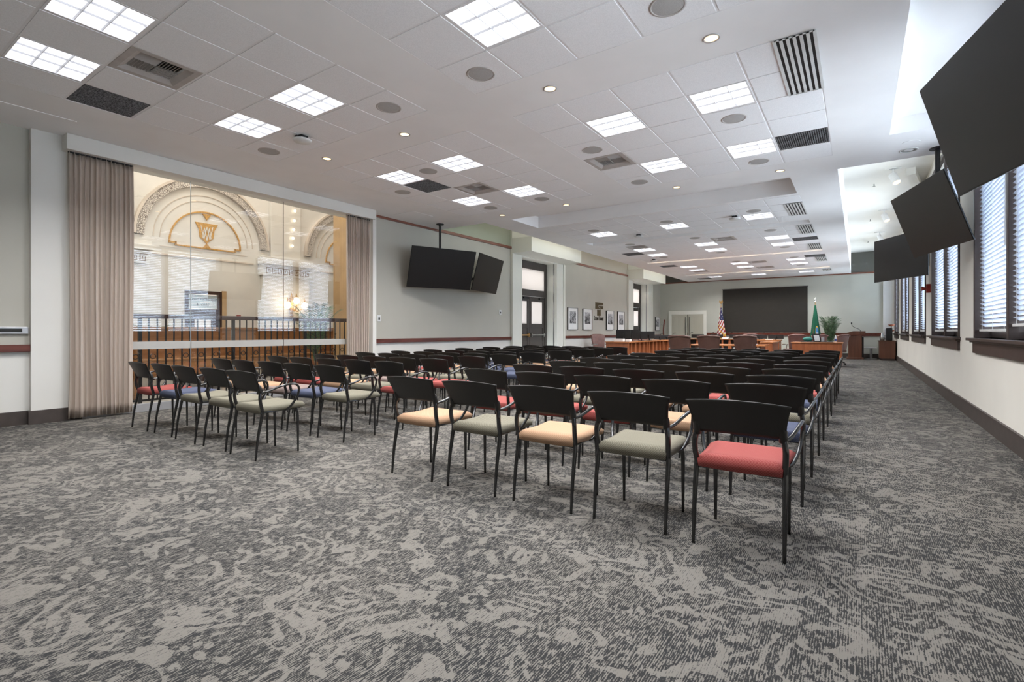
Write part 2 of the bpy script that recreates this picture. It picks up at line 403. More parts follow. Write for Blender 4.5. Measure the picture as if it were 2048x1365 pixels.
def doorway(n, a, b, c, d):
    # white pier a..b, opening b..c, pier c..d
    mb = MB().box(-9.25, LX + .06, a, b, 0, 4.8).box(-9.25, LX + .06, c, d, 0, 4.8).box(-9.25, LX + .06, b, c, 3.5, 4.8)
    mb.box(LX + .02, LX + .09, a - .012, a + .1, 0, 3.52).box(LX + .02, LX + .09, d - .1, d + .012, 0, 3.52)
    struct('wall_left_portal_%d' % n, mb, M['jamb'], bevel=.004)
    struct('wall_left_track_%d' % n, MB().box(-8.78, -8.74, c - .012, c - .001, 0, 3.5), M['steel'])
    # hood projecting over the opening
    t = MB().box(LX + .06, -7.96, a - .02, d - .1, 3.53, 3.56).box(-7.96, -7.93, a - .02, d - .1, 3.53, 3.97)
    t.box(LX + .06, -7.96, a - .02, a + .01, 3.56, 3.97).box(LX + .06, -7.96, d - .13, d - .1, 3.56, 3.97)
    struct('trim_%d' % (20 + n), t, M['jamb'])
    # doors
    X = -9.1; dr = empty('door_%d' % n, (0, 0, 0)); dr['kind'] = 'structure'; dr['label'] = 'dark grey double door with glazed transom'
    f = MB().box(X - .08, X + .06, b, b + .12, 0, 3.5).box(X - .08, X + .06, c - .12, c, 0, 3.5)
    f.box(X - .08, X + .06, b + .12, c - .12, 2.34, 2.56).box(X - .08, X + .06, b + .12, c - .12, 3.25, 3.5)
    f.build('door_frame', M['gdoor'], dr, bevel=.006)
    MB().box(X - .01, X + .01, b + .12, c - .12, 2.56, 3.25).build('transom_pane', M['frost'], dr)
    mid = (b + c) / 2
    for s0, s1 in ((b + .12, mid - .004), (mid + .004, c - .12)):
        lf = MB(); st = .13
        lf.box(X - .03, X + .03, s0, s0 + st, 0.02, 2.33).box(X - .03, X + .03, s1 - st, s1, .02, 2.33)
        lf.box(X - .03, X + .03, s0 + st, s1 - st, 2.17, 2.33).box(X - .03, X + .03, s0 + st, s1 - st, 1.28, 1.42).box(X - .03, X + .03, s0 + st, s1 - st, .02, .3)
        lf.box(X - .015, X + .015, s0 + st, s1 - st, .3, 1.28).box(X - .02, X + .022, s0 + st, s1 - st, .74, .84)
        L = lf.build('door_leaf', M['gdoor'], dr, bevel=.005)
        MB().box(X - .008, X + .008, s0 + st, s1 - st, 1.42, 2.17).build('door_pane', M['frost'], L)
        MB().box(X + .03, X + .08, s0 + .06, s0 + .12, .98, 1.1).box(X + .03, X + .08, s1 - .12, s1 - .06, .98, 1.1).tube([(X + .08, s0 + .06, 1.04), (X + .08, s1 - .06, 1.04)], .022, 8).build('panic_bar', M['brass'] if s0 < mid - .1 else M['steel'], L, smooth=False)
        MB().box(X + .03, X + .09, s1 - .4, s1 - .1, 2.24, 2.3).build('door_closer', M['iron'], L)
doorway(1, 12.6, 13.15, 15.35, 15.9); doorway(2, 21.95, 22.6, 24.65, 25.2)
area('hall_light_behind_doors', (-10.2, 14.3, 3.2), (0, math.radians(-35), 0), 1.5, 2.4, 40, (1, .96, .9))
area('hall_light_behind_doors', (-10.2, 23.6, 3.2), (0, math.radians(-35), 0), 1.5, 2.4, 40, (1, .96, .9))
struct('wall_left_corridor', MB().box(-11, -10.9, 12.3, FY, 0, 4.8).box(-11, -9.2, 12.2, 12.3, 0, 4.8), M['marble'])

# --- ceiling: gypsum grid with tile panels and slots
T = .615
def plane_holes(mb, x0, x1, y0, y1, z, holes, th=.02, mi=0):
    xs = sorted({x0, x1} | {v for h in holes for v in (h[0], h[1]) if x0 < v < x1}); yy = sorted({y0, y1} | {v for h in holes for v in (h[2], h[3]) if y0 < v < y1})
    for i in range(len(xs) - 1):
        run = None
        for j in range(len(yy) - 1):
            cx = (xs[i] + xs[i + 1]) / 2; cy = (yy[j] + yy[j + 1]) / 2
            solid = not any(h[0] < cx < h[1] and h[2] < cy < h[3] for h in holes)
            if solid and run is None: run = yy[j]
            if run is not None and (not solid): mb.box(xs[i], xs[i + 1], run, yy[j], z, z + th, mi); run = None
        if run is not None: mb.box(xs[i], xs[i + 1], run, yy[-1], z, z + th, mi)
PANELS = {  # x0, y0, cols, rows
    'A': (-7.16, .55, 5, 6), 'Z': (-3.38, .55, 5, 6), 'B': (-7.16, 4.93, 5, 6), 'R': (-3.38, 4.93, 5, 6),
    'C': (-6.435, 10.75, 10, 4), 'D': (-6.435, 13.83, 10, 7), 'E': (-6.435, 18.81, 10, 7), 'F': (-6.435, 23.85, 10, 3)}
# items: panel, col, row, kind
IT = []
for p in 'AZBR':
    for c in (1, 3):
        for r in (1, 4): IT.append((p, c, r, 'light'))
# window-side lights of the right panels sit in column 3, the others in column 1
IT += [('A', 4, 5, 'spk'), ('A', 0, 5, 'spk'), ('A', 0, 2, 'grille'), ('A', 2, 2, 'air'),
       ('Z', 0, 5, 'spk'), ('Z', 3, 5, 'spk'),
       ('B', 2, 1, 'spk'), ('B', 0, 2, 'spk'), ('B', 1, 5, 'spk'), ('B', 3, 5, 'spk'), ('B', 1, 2, 'grille'), ('B', 2, 3, 'air'),
       ('R', 3, 2, 'spk'), ('R', 3, 5, 'spk'), ('R', 0, 2, 'spk'), ('R', 0, 5, 'spk'), ('R', 0, 3, 'air'), ('R', 4, 4, 'grille')]
for c in (1, 4, 7): IT += [('C', c, 2, 'light'), ('C', c, 1, 'spk')]
for p in 'DE':
    for c in (1, 4, 7): IT += [(p, c, 2, 'light'), (p, c, 4, 'light')]
IT += [('D', 1, 0, 'spk'), ('D', 4, 0, 'spk'), ('D', 7, 0, 'spk'), ('D', 1, 5, 'spk'), ('D', 4, 5, 'spk'), ('D', 7, 5, 'spk'),
       ('D', 5, 1, 'air'), ('D', 1, 1, 'air'), ('D', 0, 3, 'grille'), ('D', 8, 3, 'grille'),
       ('E', 7, 1, 'spk'), ('E', 4, 1, 'spk'), ('E', 7, 5, 'spk'), ('E', 4, 5, 'spk'), ('E', 1, 5, 'air'), ('E', 5, 5, 'air'), ('E', 5, 2, 'air'), ('E', 0, 1, 'grille'), ('E', 8, 1, 'grille')]
for c in (1, 4, 7): IT.append(('F', c, 1, 'light'))
IT.append(('F', 0, 2, 'grille'))
SLOTD = [('R', 4, 0, -.61), ('C', 8, 1, -1.22), ('D', 8, 0, -1.22), ('D', 8, 5, -1.22), ('E', 8, 2, -1.22), ('F', 8, 0, -1.22)]
occ = {(p, c, r) for (p, c, r, k) in IT if k in ('light', 'grille', 'air')}
tb = MB(); tl = MB(); holes = []
for k, (x0, y0, nc, nr) in PANELS.items():
    if k in 'CDEF': nc = 9
    x1 = x0 + nc * T; y1 = y0 + nr * T; holes.append((x0, x1, y0, y1))
    for c in range(nc):
        for r in range(nr):
            if (k, c, r) in occ: continue
            tl.box(x0 + c * T + .012, x0 + (c + 1) * T - .012, y0 + r * T + .012, y0 + (r + 1) * T - .012, CZ - .001, CZ + .014)
    for c in range(nc + 1):
        tb.box(x0 + c * T - .012, x0 + c * T + .012, y0, y1, CZ + .004, CZ + .03)
    for r in range(nr + 1):
        for c in range(nc): tb.box(x0 + c * T + .012, x0 + (c + 1) * T - .012, y0 + r * T - .012, y0 + r * T + .012, CZ + .004, CZ + .03)
REC = [(-6.5, -.93, 9.45, 10.62, .28), (-6.5, -.93, 13.28, 13.72, .15), (-6.5, -.93, 18.3, 18.6, .15), (-6.5, -.93, 23.3, 23.6, .15)]
holes += [r[:4] for r in REC]
PK = (.33, RX, -1, 8.15)
gy = MB()
plane_holes(gy, -8.7, RX, BY, 9.4, CZ, holes + [PK])
plane_holes(gy, -7.2, -.30, 9.4, FY, CZ, holes)
# edges of the dropped field and pocket
gy.box(-.30, -.27, 9.4, FY, CZ, VZ).box(-7.22, -7.2, 9.4, FY, CZ, VZ)
gy.box(-.27, RX, 9.38, 9.4, CZ + .02, VZ).box(-8.7, -7.22, 9.38, 9.4, CZ + .02, VZ)
gy.box(.31, .33, -1, 8.15, CZ + .02, CZ + .22).box(.31, RX, 8.15, 8.17, CZ + .02, CZ + .22).box(.31, RX, -1, 8.17, CZ + .2, CZ + .22)
for (a, b, c, d, h) in REC:
    gy.box(a - .02, a, c, d, CZ + .02, CZ + h).box(b, b + .02, c, d, CZ + .02, CZ + h).box(a - .02, b + .02, c - .02, c, CZ + .02, CZ + h)
    gy.box(a - .02, b + .02, d, d + .02, CZ + .02, CZ + h).box(a - .02, b + .02, c - .02, d + .02, CZ + h, CZ + h + .02)
struct('ceiling', gy, M['gyp'])
struct('ceiling_tiles', tl, M['tile'], 'white acoustic ceiling tiles')
struct('ceiling_grid', tb, M['tbar'], 'ceiling grid bars')
struct('ceiling_raised_right', MB().box(-.27, RX, 9.4, FY, VZ, VZ + .05), M['white'])
struct('ceiling_raised_left', MB().box(LX, -7.22, 9.4, FY, VZ, VZ + .05), M['white'])
struct('sky_block_slab', MB().box(LX - .4, RX + .3, BY - .1, FY + .2, 4.85, 4.95), M['white'])  # unseen slab added to keep sky light from leaking through the vents
# slot coves
for (a, b, c, d, h) in REC[2:]:
    for x in (-6.0, -5.0, -4.0, -3.0, -2.0, -1.2):
        area('cove_lamp', (x, c + .03, CZ + .11), (math.radians(100), 0, PI), .35, .03, 1.1, (1, .76, .5), 150)
# --- ceiling fixtures
def make_light():
    t = empty('ceiling_light', (0, 0, 0), 0, 'x', 'ceiling light', 'square ceiling lights')
    a = T / 2 - .012
    f = MB()
    for (x0, x1, y0, y1) in ((-a, a, -a, -a + .018), (-a, a, a - .018, a), (-a, -a + .018, -a + .018, a - .018), (a - .018, a, -a + .018, a - .018)):
        f.box(x0, x1, y0, y1, -.002, .10)
    f.build('frame', M['tbar'], t)
    MB().box(-a + .018, a - .018, -a + .018, a - .018, .024, .034).build('diffuser', M['diff'], t)
    lv = MB(); b = a - .018; s = 2 * b / 3
    for i in (1, 2):
        for q in (0, 1):
            def pt(u, v, z): return (u, v, z) if q == 0 else (v, u, z)
            x = -b + i * s
            vs = [pt(x - .002, -b, .006), pt(x + .002, -b, .006), pt(x + .010, -b, .020), pt(x - .010, -b, .020)]
            lv.prism(vs, Vector(pt(0, 2 * b, 0)))
    lv.build('louver', M['louver'], t)
    return t
def make_speaker():
    t = empty('ceiling_speaker', (0, 0, 0), 0, 'x', 'ceiling speaker', 'round ceiling speakers')
    MB().lathe([(.142, .004), (.142, -.006), (.128, -.010), (.122, -.006), (.122, .002)], n=32).build('trim_ring', M['ventwhite'], t, smooth=True)
    MB().lathe([(.123, -.005), (.08, -.009), (.0001, -.010)], n=32).build('speaker_mesh', M['grille'], t, smooth=True)
    return t
def make_air():
    t = empty('air_diffuser', (0, 0, 0), 0, 'x', 'air vent', 'square air diffusers')
    a = T / 2 - .012; c = .19
    f = MB()
    f.add([(-a, -a, 0), (a, -a, 0), (a, a, 0), (-a, a, 0), (-c - .05, -c - .05, .0), (c + .05, -c - .05, .0), (c + .05, c + .05, .0), (-c - .05, c + .05, .0), (-c, -c, .03), (c, -c, .03), (c, c, .03), (-c, c, .03)],
          [(0, 1, 5, 4), (1, 2, 6, 5), (2, 3, 7, 6), (3, 0, 4, 7), (4, 5, 9, 8), (5, 6, 10, 9), (6, 7, 11, 10), (7, 4, 8, 11)])
    f.build('vent_frame', M['ventwhite'], t, solid=.004)
    MB().box(-c, c, -c, c, .06, .065).build('vent_back', M['black'], t)
    fn = MB()
    for k in range(7):
        o = .012 + k * .026
        for (sx, sy, ax) in ((-1, -1, 0), (1, 1, 0), (-1, 1, 1), (1, -1, 1)):
            if ax == 0:
                x0, x1 = (-c, -.004) if sx < 0 else (.004, c); y = sy * o
                fn.quad((x0, y, .028), (x1, y, .028), (x1, y + sy * .014, .055), (x0, y + sy * .014, .055))
            else:
                y0, y1 = (-c, -.004) if sy < 0 else (.004, c); x = sx * o
                fn.quad((x, y0, .028), (x, y1, .028), (x + sx * .014, y1, .055), (x + sx * .014, y0, .055))
    fn.build('vent_fins', M['ventwhite'], t, solid=.004)
    return t
def make_grille():
    t = empty('return_grille', (0, 0, 0), 0, 'x', 'air vent', 'dark return air grilles')
    a = T / 2 - .012
    MB().box(-a, a, -a, a, .02, .025).build('grille_back', M['black'], t)
    g = MB()
    for i in range(24): x = -a + (i + .5) * 2 * a / 24; g.box(x - .004, x + .004, -a, a, 0, .012)
    for i in range(16): y = -a + (i + .5) * 2 * a / 16; g.box(-a, a, y - .003, y + .003, .002, .010)
    g.build('grille_bars', M['grilledark'], t)
    return t
protos = {'light': make_light(), 'spk': make_speaker(), 'air': make_air(), 'grille': make_grille()}
used = set()
PN = {'A': 'front left tile panel', 'Z': 'tile panel overhead, nearest the camera', 'B': 'left tile panel beyond the first downlight row', 'R': 'right tile panel beyond the first downlight row',
      'C': 'tile field just past the wide ceiling slot', 'D': 'deep tile field in the middle of the far ceiling', 'E': 'tile field between the two glowing ceiling slots', 'F': 'last tile strip by the far wall'}
KN = {'light': 'square fluorescent ceiling light with nine-cell louver', 'spk': 'round grey ceiling speaker', 'air': 'square louvred air diffuser', 'grille': 'dark square air grille'}
for (p, c, r, k) in IT:
    x0, y0, nc, nr = PANELS[p]
    loc = (x0 + (c + .5) * T, y0 + (r + .5) * T, CZ + .002)
    sc = ORD[min(c, 11)]; lab = '%s in the %s, %s tile from its left, %s row deep' % (KN[k], PN[p], ORD[c], ORD[r])
    lab = ' '.join(lab.split()[:16]) if len(lab.split()) <= 16 else '%s, %s: column %s, row %s' % ({'light': 'ceiling light', 'spk': 'ceiling speaker', 'air': 'air diffuser', 'grille': 'dark grille'}[k], PN[p].replace('beyond the first downlight row', 'past the downlights').replace('deep tile field in the middle of the far ceiling', 'deep far tile field').replace('nearest the camera', 'nearest'), ['one', 'two', 'three', 'four', 'five', 'six', 'seven', 'eight', 'nine'][c], ['one', 'two', 'three', 'four', 'five', 'six', 'seven'][r])
    if k in used: o = dup(protos[k], loc, lab)
    else: used.add(k); o = protos[k]; o.location = loc; o['label'] = lab
    if k == 'light': area('troffer_lamp', (loc[0], loc[1], CZ - .015), (0, 0, 0), .5, .5, P_TROFFER, (1, 1, 1), 142)
# linear slot diffusers
for i, (p, c, r, xa) in enumerate(SLOTD):
    x0, y0, nc, nr = PANELS[p]; ya = y0 + r * T; yb = ya + 2 * T if p != 'F' else ya + 1.2 * T
    if p == 'F': ya += .2; yb += .2
    x1 = xa + .305
    t = empty('slot_diffuser', ((xa + x1) / 2, (ya + yb) / 2, CZ - .004), 0, 'black and white striped slot diffuser by the window-side ceiling edge, %s from the camera' % ORD[i], 'air vent', 'striped slot diffusers')
    hx = (x1 - xa) / 2; hy = (yb - ya) / 2
    MB().box(-hx, hx, -hy, hy, -.003, -.001).build('vent_back', M['black'], t)
    f = MB()
    for q in range(7):
        x = -hx + q * 2 * hx / 6; f.box(x - .013, x + .013, -hy, hy, -.010, -.003)
    f.box(-hx, hx, -hy, -hy + .012, -.010, -.003).box(-hx, hx, hy - .012, hy, -.010, -.003)
    f.build('vent_blades', M['whiteplastic'], t)
# downlights
DL = [(-1.05, 4.58, 'a'), (-2.66, 4.58, 'a'), (-4.82, 4.58, 'a'), (-6.44, 4.58, 'a'), (-1.02, 8.98, 'b'), (-2.64, 8.98, 'b'), (-4.84, 8.98, 'b'), (-6.42, 8.98, 'b')]
def make_down():
    t = empty('downlight', (0, 0, 0), 0, 'x', 'downlight', 'small recessed downlights')
    MB().lathe([(.072, .002), (.072, -.006), (.060, -.008), (.056, .0)], n=28).build('trim_ring', M['ventwhite'], t, smooth=True)
    MB().lathe([(.058, -.002), (.0001, -.003)], n=28).build('lamp', M['warmglow'], t)
    return t
dp = make_down()
for i, (x, y, g) in enumerate(DL):
    lab = 'warm round downlight, %s from the window side in the %s downlight row' % (ORD[i % 4], 'nearer' if g == 'a' else 'farther')
    if i == 0: dp.location = (x, y, CZ); dp['label'] = lab
    else: dup(dp, (x, y, CZ), lab)
    area('downlight_lamp', (x, y, CZ - .02), (0, 0, 0), .1, .1, P_DOWN, (1, .8, .55), 110, 'DISK')
t = empty('recessed_can_light', (.58, 8.98, CZ), 0, 'unlit chrome recessed can light in the ceiling edge beside the nearest wall screens', 'downlight')
MB().lathe([(.11, .002), (.11, -.006), (.095, -.008), (.09, .0)], n=32).build('trim_ring', M['whiteplastic'], t, smooth=True)
MB().lathe([(.092, -.002), (.05, .0005), (.0001, .0015)], n=32).build('reflector', M['steel'], t, smooth=True)
MB().lathe([(.10, .0), (.10, -.004), (.0001, -.005)], (.0, -.34, 0), 32).build('cover_plate', M['gyp'], t)
# wireless access domes / projectors hanging under tiles
def dome(name, x, y, lab):
    t = empty(name, (x, y, CZ), 0, lab, 'ceiling device', 'white ceiling access pucks')
    MB().box(-.05, .05, -.05, .05, -.045, 0).box(-.02, .02, -.1, .02, -.04, -.02).build('bracket', M['iron'], t)
    MB().lathe([(.0001, -.085), (.10, -.08), (.118, -.062), (.118, -.052), (.10, -.045), (.0001, -.045)], n=28).build('housing', M['whiteplastic'], t, smooth=True)
dome('ceiling_device', -5.96, 3.87, 'white puck device hanging under the front left ceiling panel')
dome('ceiling_device', -2.25, 11.95, 'white puck device beside the window-side light past the wide ceiling slot')
dome('ceiling_device', -4.75, 12.8, 'white puck device between the left and middle lights past the wide slot')
dome('ceiling_device', -5.95, 17.5, 'white puck device near the left wall edge before the first glowing slot')
# access hatches in gypsum
tag(MB().box(-8.3, -7.8, 1.2, 2.06, CZ - .006, CZ).build('access_panel', M['gyp']), 'flush ceiling access panel above the front left wall', 'access panel')
tag(MB().box(-8.4, -7.75, 7.6, 8.2, CZ - .006, CZ).build('access_panel', M['gyp']), 'flush ceiling access panel beyond the curtain box end', 'access panel')
# track heads in the raised right ceiling
for i, (x, y) in enumerate(((.60, 13.3), (.60, 17.7), (.60, 21.6))):
    t = empty('spot_light', (x, y, VZ), 0, 'white cylindrical spotlight under the raised white ceiling, %s from the camera' % ORD[i], 'spotlight', 'white ceiling spotlights')
    MB().cyl(0, 0, -.02, 0, .07).box(-.14, .14, -.02, .02, -.02, 0).build('canopy', M['whiteplastic'], t)
    MB().cyl(0, 0, -.14, -.02, .012, 8).build('stem', M['whiteplastic'], t)
    d = Vector((.35, -.4, -1)).normalized(); p0 = Vector((0, 0, -.16)) - d * .03; p1 = p0 + d * .22
    MB().tube([p0, p1], .075, 20).build('lamp_body', M['whiteplastic'], t, smooth=False)
    MB().tube([p1 + d * .001, p1 + d * .004], .066, 20).build('lamp_face', M['warmglow'], t)
for i, y in enumerate((11.5, 16.0, 20.5)):
    t = tag(MB().cyl(.30, y + 3, VZ - .05, VZ, .012, 8).cyl(.30, y + 3, VZ - .06, VZ - .05, .03, 10).build('sprinkler', M['steel']), 'tiny sprinkler head under the raised white ceiling, %s from the camera' % ORD[i], 'sprinkler')
tag(MB().prism([(.82, 13.5, VZ - .15), (.98, 13.42, VZ - .15), (.98, 13.42, VZ - .002), (.82, 13.5, VZ - .002)], (.24, 1.6, 0)).build('duct_box', M['white']), 'white slanting box duct near the first ceiling spotlight', 'duct')
for y in (11.5, 15.5, 19.5, 23.5):
    area('added_ceiling_fill', (.45, y, CZ + .12), (0, math.radians(180), 0), .3, 3.6, 4.5, (.97, 1, .9), 160)  # added upward fill to brighten the raised ceiling, no fixture here
for y in (11.0, 14.0, 17.5, 21.0, 24.0):
    area('left_cove_wash', (-7.3, y, CZ + .2), (0, math.radians(-110), 0), .1, 2.6, 6, (1, 1, .9), 160)

# --- windows
n = 0
for wi, (a, b, t) in enumerate(WIN):
    wn = empty('window_%d' % (wi + 1), (0, 0, 0)); wn['kind'] = 'structure'; wn['label'] = 'tall dark-framed window with white slatted blinds'
    m_ = (a + b) / 2; X = RX
    f = MB().box(X - .02, X + .28, a, a + .07, 1.08, t).box(X - .02, X + .28, b - .07, b, 1.08, t).box(X - .02, X + .28, a + .07, b - .07, t - .1, t)
    f.box(X + .0, X + .28, m_ - .05, m_ + .05, 1.08, t - .1)
    f.box(X + .14, X + .26, a + .07, m_ - .05, 1.08, 1.17).box(X + .14, X + .26, m_ + .05, b - .07, 1.08, 1.17)
    f.build('window_frame', M['brown'], wn, bevel=.006)
    MB().box(X - .09, X + .2, a - .06, b + .06, 1.045, 1.08).box(X - .055, X, a - .04, b + .04, 1.02, 1.045).box(X - .03, X, a - .0, b + .0, .885, 1.02).build('window_sill', M['brown'], wn, bevel=.006)
    MB().box(X + .2, X + .205, a + .07, m_ - .05, 1.17, t - .1).build('window_pane', M['winglass'], wn)
    MB().box(X + .2, X + .205, m_ + .05, b - .07, 1.17, t - .1).build('window_pane', M['winglass'], wn)
    for si, (c, d) in enumerate(((a + .085, m_ - .06), (m_ + .06, b - .085))):
        xb = X + .055
        drop = 1.16 + (.05 if (wi == 1 and si == 0) else .0)
        bl = empty('window_blind', (xb, (c + d) / 2, drop), 0, 'white slatted blind, %s half of the %s window from the camera' % ('nearer' if si == 0 else 'farther', ORD[wi]), 'blind', 'white window blinds')
        hw = (d - c) / 2; top = t - .14 - drop; pitch = .052; sl = MB(); k = 0; z = .08
        ang = math.radians(36); hwid = .03
        while z < top - .08:
            ca, sa = math.cos(ang) * hwid, math.sin(ang) * hwid
            vs = [(-ca, -hw, z + sa), (-ca, hw, z + sa), (0, -hw, z + .004), (0, hw, z + .004), (ca, -hw, z - sa), (ca, hw, z - sa)]
            sl.add(vs, [(0, 1, 3, 2), (2, 3, 5, 4)]); z += pitch
        sl.build('slats', M['slat'], bl, smooth=True, solid=.0025)
        MB().box(-.03, .03, -hw, hw, .0, .03).build('bottom_rail', M['whiteplastic'], bl, bevel=.004)
        MB().box(-.04, .04, -hw, hw, top - .07, top).build('head_rail', M['whiteplastic'], bl, bevel=.004)
        cd = MB()
        for yy in (-hw * .75, 0, hw * .75): cd.box(-.034, -.032, yy - .003, yy + .003, .03, top - .07)
        cd.build('cords', M['whiteplastic'], bl)
        MB().tube([(-.045, -hw + .05, top - .1), (-.05, -hw + .05, top * .35)], .005, 6).build('tilt_wand', M['whiteplastic'], bl)
# ================================================================== CURTAINED GLASS WALL
tag(MB().box(-8.56, -8.33, 2.10, 7.10, 3.50, CZ - .003).build('curtain_box', M['white'], bevel=.004), 'long white curtain box above the glass wall', 'pelmet')
def curtain(y0, y1, x, lab, folds, flare=0):
    t = empty('curtain', (x, (y0 + y1) / 2, 0), 0, lab, 'curtain', 'beige pleated curtains')
    def fn(u, v, amp=.034):
        z = .03 + v * 3.465; sp = 1 + flare * (1 - v) ** 2
        y = (u - .5) * (y1 - y0) * sp
        ph = u * folds * 2 * PI + .6 * math.sin(u * 9) + .5 * math.sin(v * 2.2 + u * 4)
        a = amp * (.6 + .4 * (1 - v)) * (1 + .35 * math.sin(u * 23) + .2 * math.sin(u * 51 + 1))
        return (a * math.sin(ph) + .012 * math.sin(ph * 2.3 + v * 3), y + .012 * math.cos(ph) + .02 * math.sin(3 * v + u * 5) * (1 - v), z)
    MB().grid(fn, folds * 10, 24).build('cloth', M['curtain'], t, smooth=True, solid=.003)
    MB().box(-.02, .02, -(y1 - y0) / 2, (y1 - y0) / 2, 3.485, 3.498).build('curtain_track', M['iron'], t)
    return t
curtain(2.14, 2.84, -8.44, 'gathered beige curtain on the left side of the glass wall', 13, .04)
curtain(6.45, 7.02, -8.435, 'gathered beige curtain on the right side of the glass wall', 12, .0)
GX = -8.535
for i, (a, b) in enumerate(((2.30, 3.635), (3.645, 5.165), (5.175, 7.05))):
    g = empty('glass_panel', (GX, (a + b) / 2, 0), 0, 'tall frameless glass panel behind the armchairs, %s from the left curtain' % ORD[i], 'glass panel', 'glass wall panels')
    h = (b - a) / 2
    MB().add([(0, -h, .12), (0, h, .12), (0, h, 3.498), (0, -h, 3.498)], [(0, 1, 2, 3)]).build('pane', M['glass'], g)
    MB().box(-.002, .003, -h, h, .905, 1.015).build('frosted_band', M['frostband'], g)
    MB().box(-.012, .012, -h, h, .0, .12).build('bottom_rail', M['alum'], g, bevel=.003)
    MB().box(-.004, .004, h - .004, h + .005, .12, 3.498).build('edge_seal', M['iron' if i else 'steel'], g)
# ================================================================== STATION HALL BEYOND THE GLASS
struct('floor_hall', MB().box(-16, LX - .05, BY, 12.2, -.12, -.005), M['hallfloor'])
hw = MB().box(HALLX - .2, HALLX, -2, 5.20, 0, 8).box(HALLX - .2, HALLX, 6.0, 14, 0, 8).box(HALLX - .2, HALLX, 5.20, 6.0, 2.1, 8)
struct('wall_hall', hw, M['marble'])
struct('wall_hall_side', MB().box(-12.6, -8.8, 12.1, 12.3, 0, 8).box(-12.6, -8.8, -2.1, -2, 0, 8), M['marble'])
struct('ceiling_hall', MB().box(-12.7, -8.8, -2.1, 12.3, 7.6, 7.7), M['marble'])
struct('wall_hall_near', MB().box(-8.9, -8.8, -2, 12.2, 3.9, 7.6), M['marble'])
area('hall_lamp', (-10.4, 5, 7.4), (0, 0, 0), 3, 10, P_HALL * 1.5, (1, .97, .93))
area('hall_lamp_low', (-9.2, 4.5, 3.8), (0, math.radians(-62), 0), .5, 8, P_HALL * .28, (1, .97, .93))
# pilasters
for i, (a, b) in enumerate(((2.9, 4.5), (6.85, 8.32), (10.9, 12.1))):
    p = MB().box(HALLX, HALLX + .16, a + .1, b - .1, 0, 2.58).box(HALLX, HALLX + .22, a + .05, b - .05, 2.58, 2.86).box(HALLX, HALLX + .30, a, b, 2.86, 2.98).box(HALLX, HALLX + .24, a + .02, b - .02, 2.98, 3.06)
    p.box(HALLX, HALLX + .10, a + .32, b - .32, 3.06, 7.5)
    struct('wall_hall_pilaster_%d' % (i + 1), p, M['marble'], bevel=.01)
    # Greek key band
    k = MB(); X = HALLX + .222; u = .0155; y = a + .12
    while y < b - .22:
        z0 = 2.63
        for (dy0, dy1, dz0, dz1) in ((0, 9, 9, 10), (0, 1, 0, 10), (0, 7, 0, 1), (6, 7, 0, 7), (3, 7, 6, 7), (3, 4, 3, 7)):
            k.box(X, X + .012, y + dy0 * u, y + dy1 * u, z0 + dz0 * u, z0 + dz1 * u)
        y += 10 * u
    tag(k.build('greek_key_band', M['keyb']), 'Greek key ornament band on the hall %s' % ('pilaster at the left curtain', 'pilaster carrying the lit sconce', 'pilaster hidden toward the far right')[i], 'ornament', 'Greek key bands')
def arc_band(mb, yc, zc, r0, r1, x0, x1, a0=0, a1=PI, n=48, mi=0):
    for i in range(n):
        t0 = a0 + (a1 - a0) * i / n; t1 = a0 + (a1 - a0) * (i + 1) / n
        P = lambda r, t, x: (x, yc + r * math.cos(t), zc + r * math.sin(t))
        v = [P(r0, t0, x0), P(r1, t0, x0), P(r1, t1, x0), P(r0, t1, x0), P(r0, t0, x1), P(r1, t0, x1), P(r1, t1, x1), P(r0, t1, x1)]
        mb.add(v, [(0, 1, 2, 3), (7, 6, 5, 4), (1, 5, 6, 2), (0, 3, 7, 4)], mi)
def ornm():
    a = N('carved_ornament'); v = a.n('ShaderNodeTexVoronoi'); v.inputs['Scale'].default_value = 30; v.feature = 'DISTANCE_TO_EDGE'
    a.l(a.pos(), v.inputs['Vector'])
    wv = a.noise(a.pos(), 20, 3)
    f = a.ramp(a.math('ADD', v.outputs[0], a.math('MULTIPLY', wv.outputs[0], .06)), .02, .16)
    a.l(a.mix(f, lin((120, 98, 80)), lin((232, 222, 210))), a.b.inputs['Base Color'])
    bp = a.n('ShaderNodeBump'); bp.inputs['Strength'].default_value = .8; bp.inputs['Distance'].default_value = .03; a.l(f, bp.inputs['Height']); a.l(bp.outputs[0], a.b.inputs['Normal'])
    return a.m
M['orn'] = ornm()
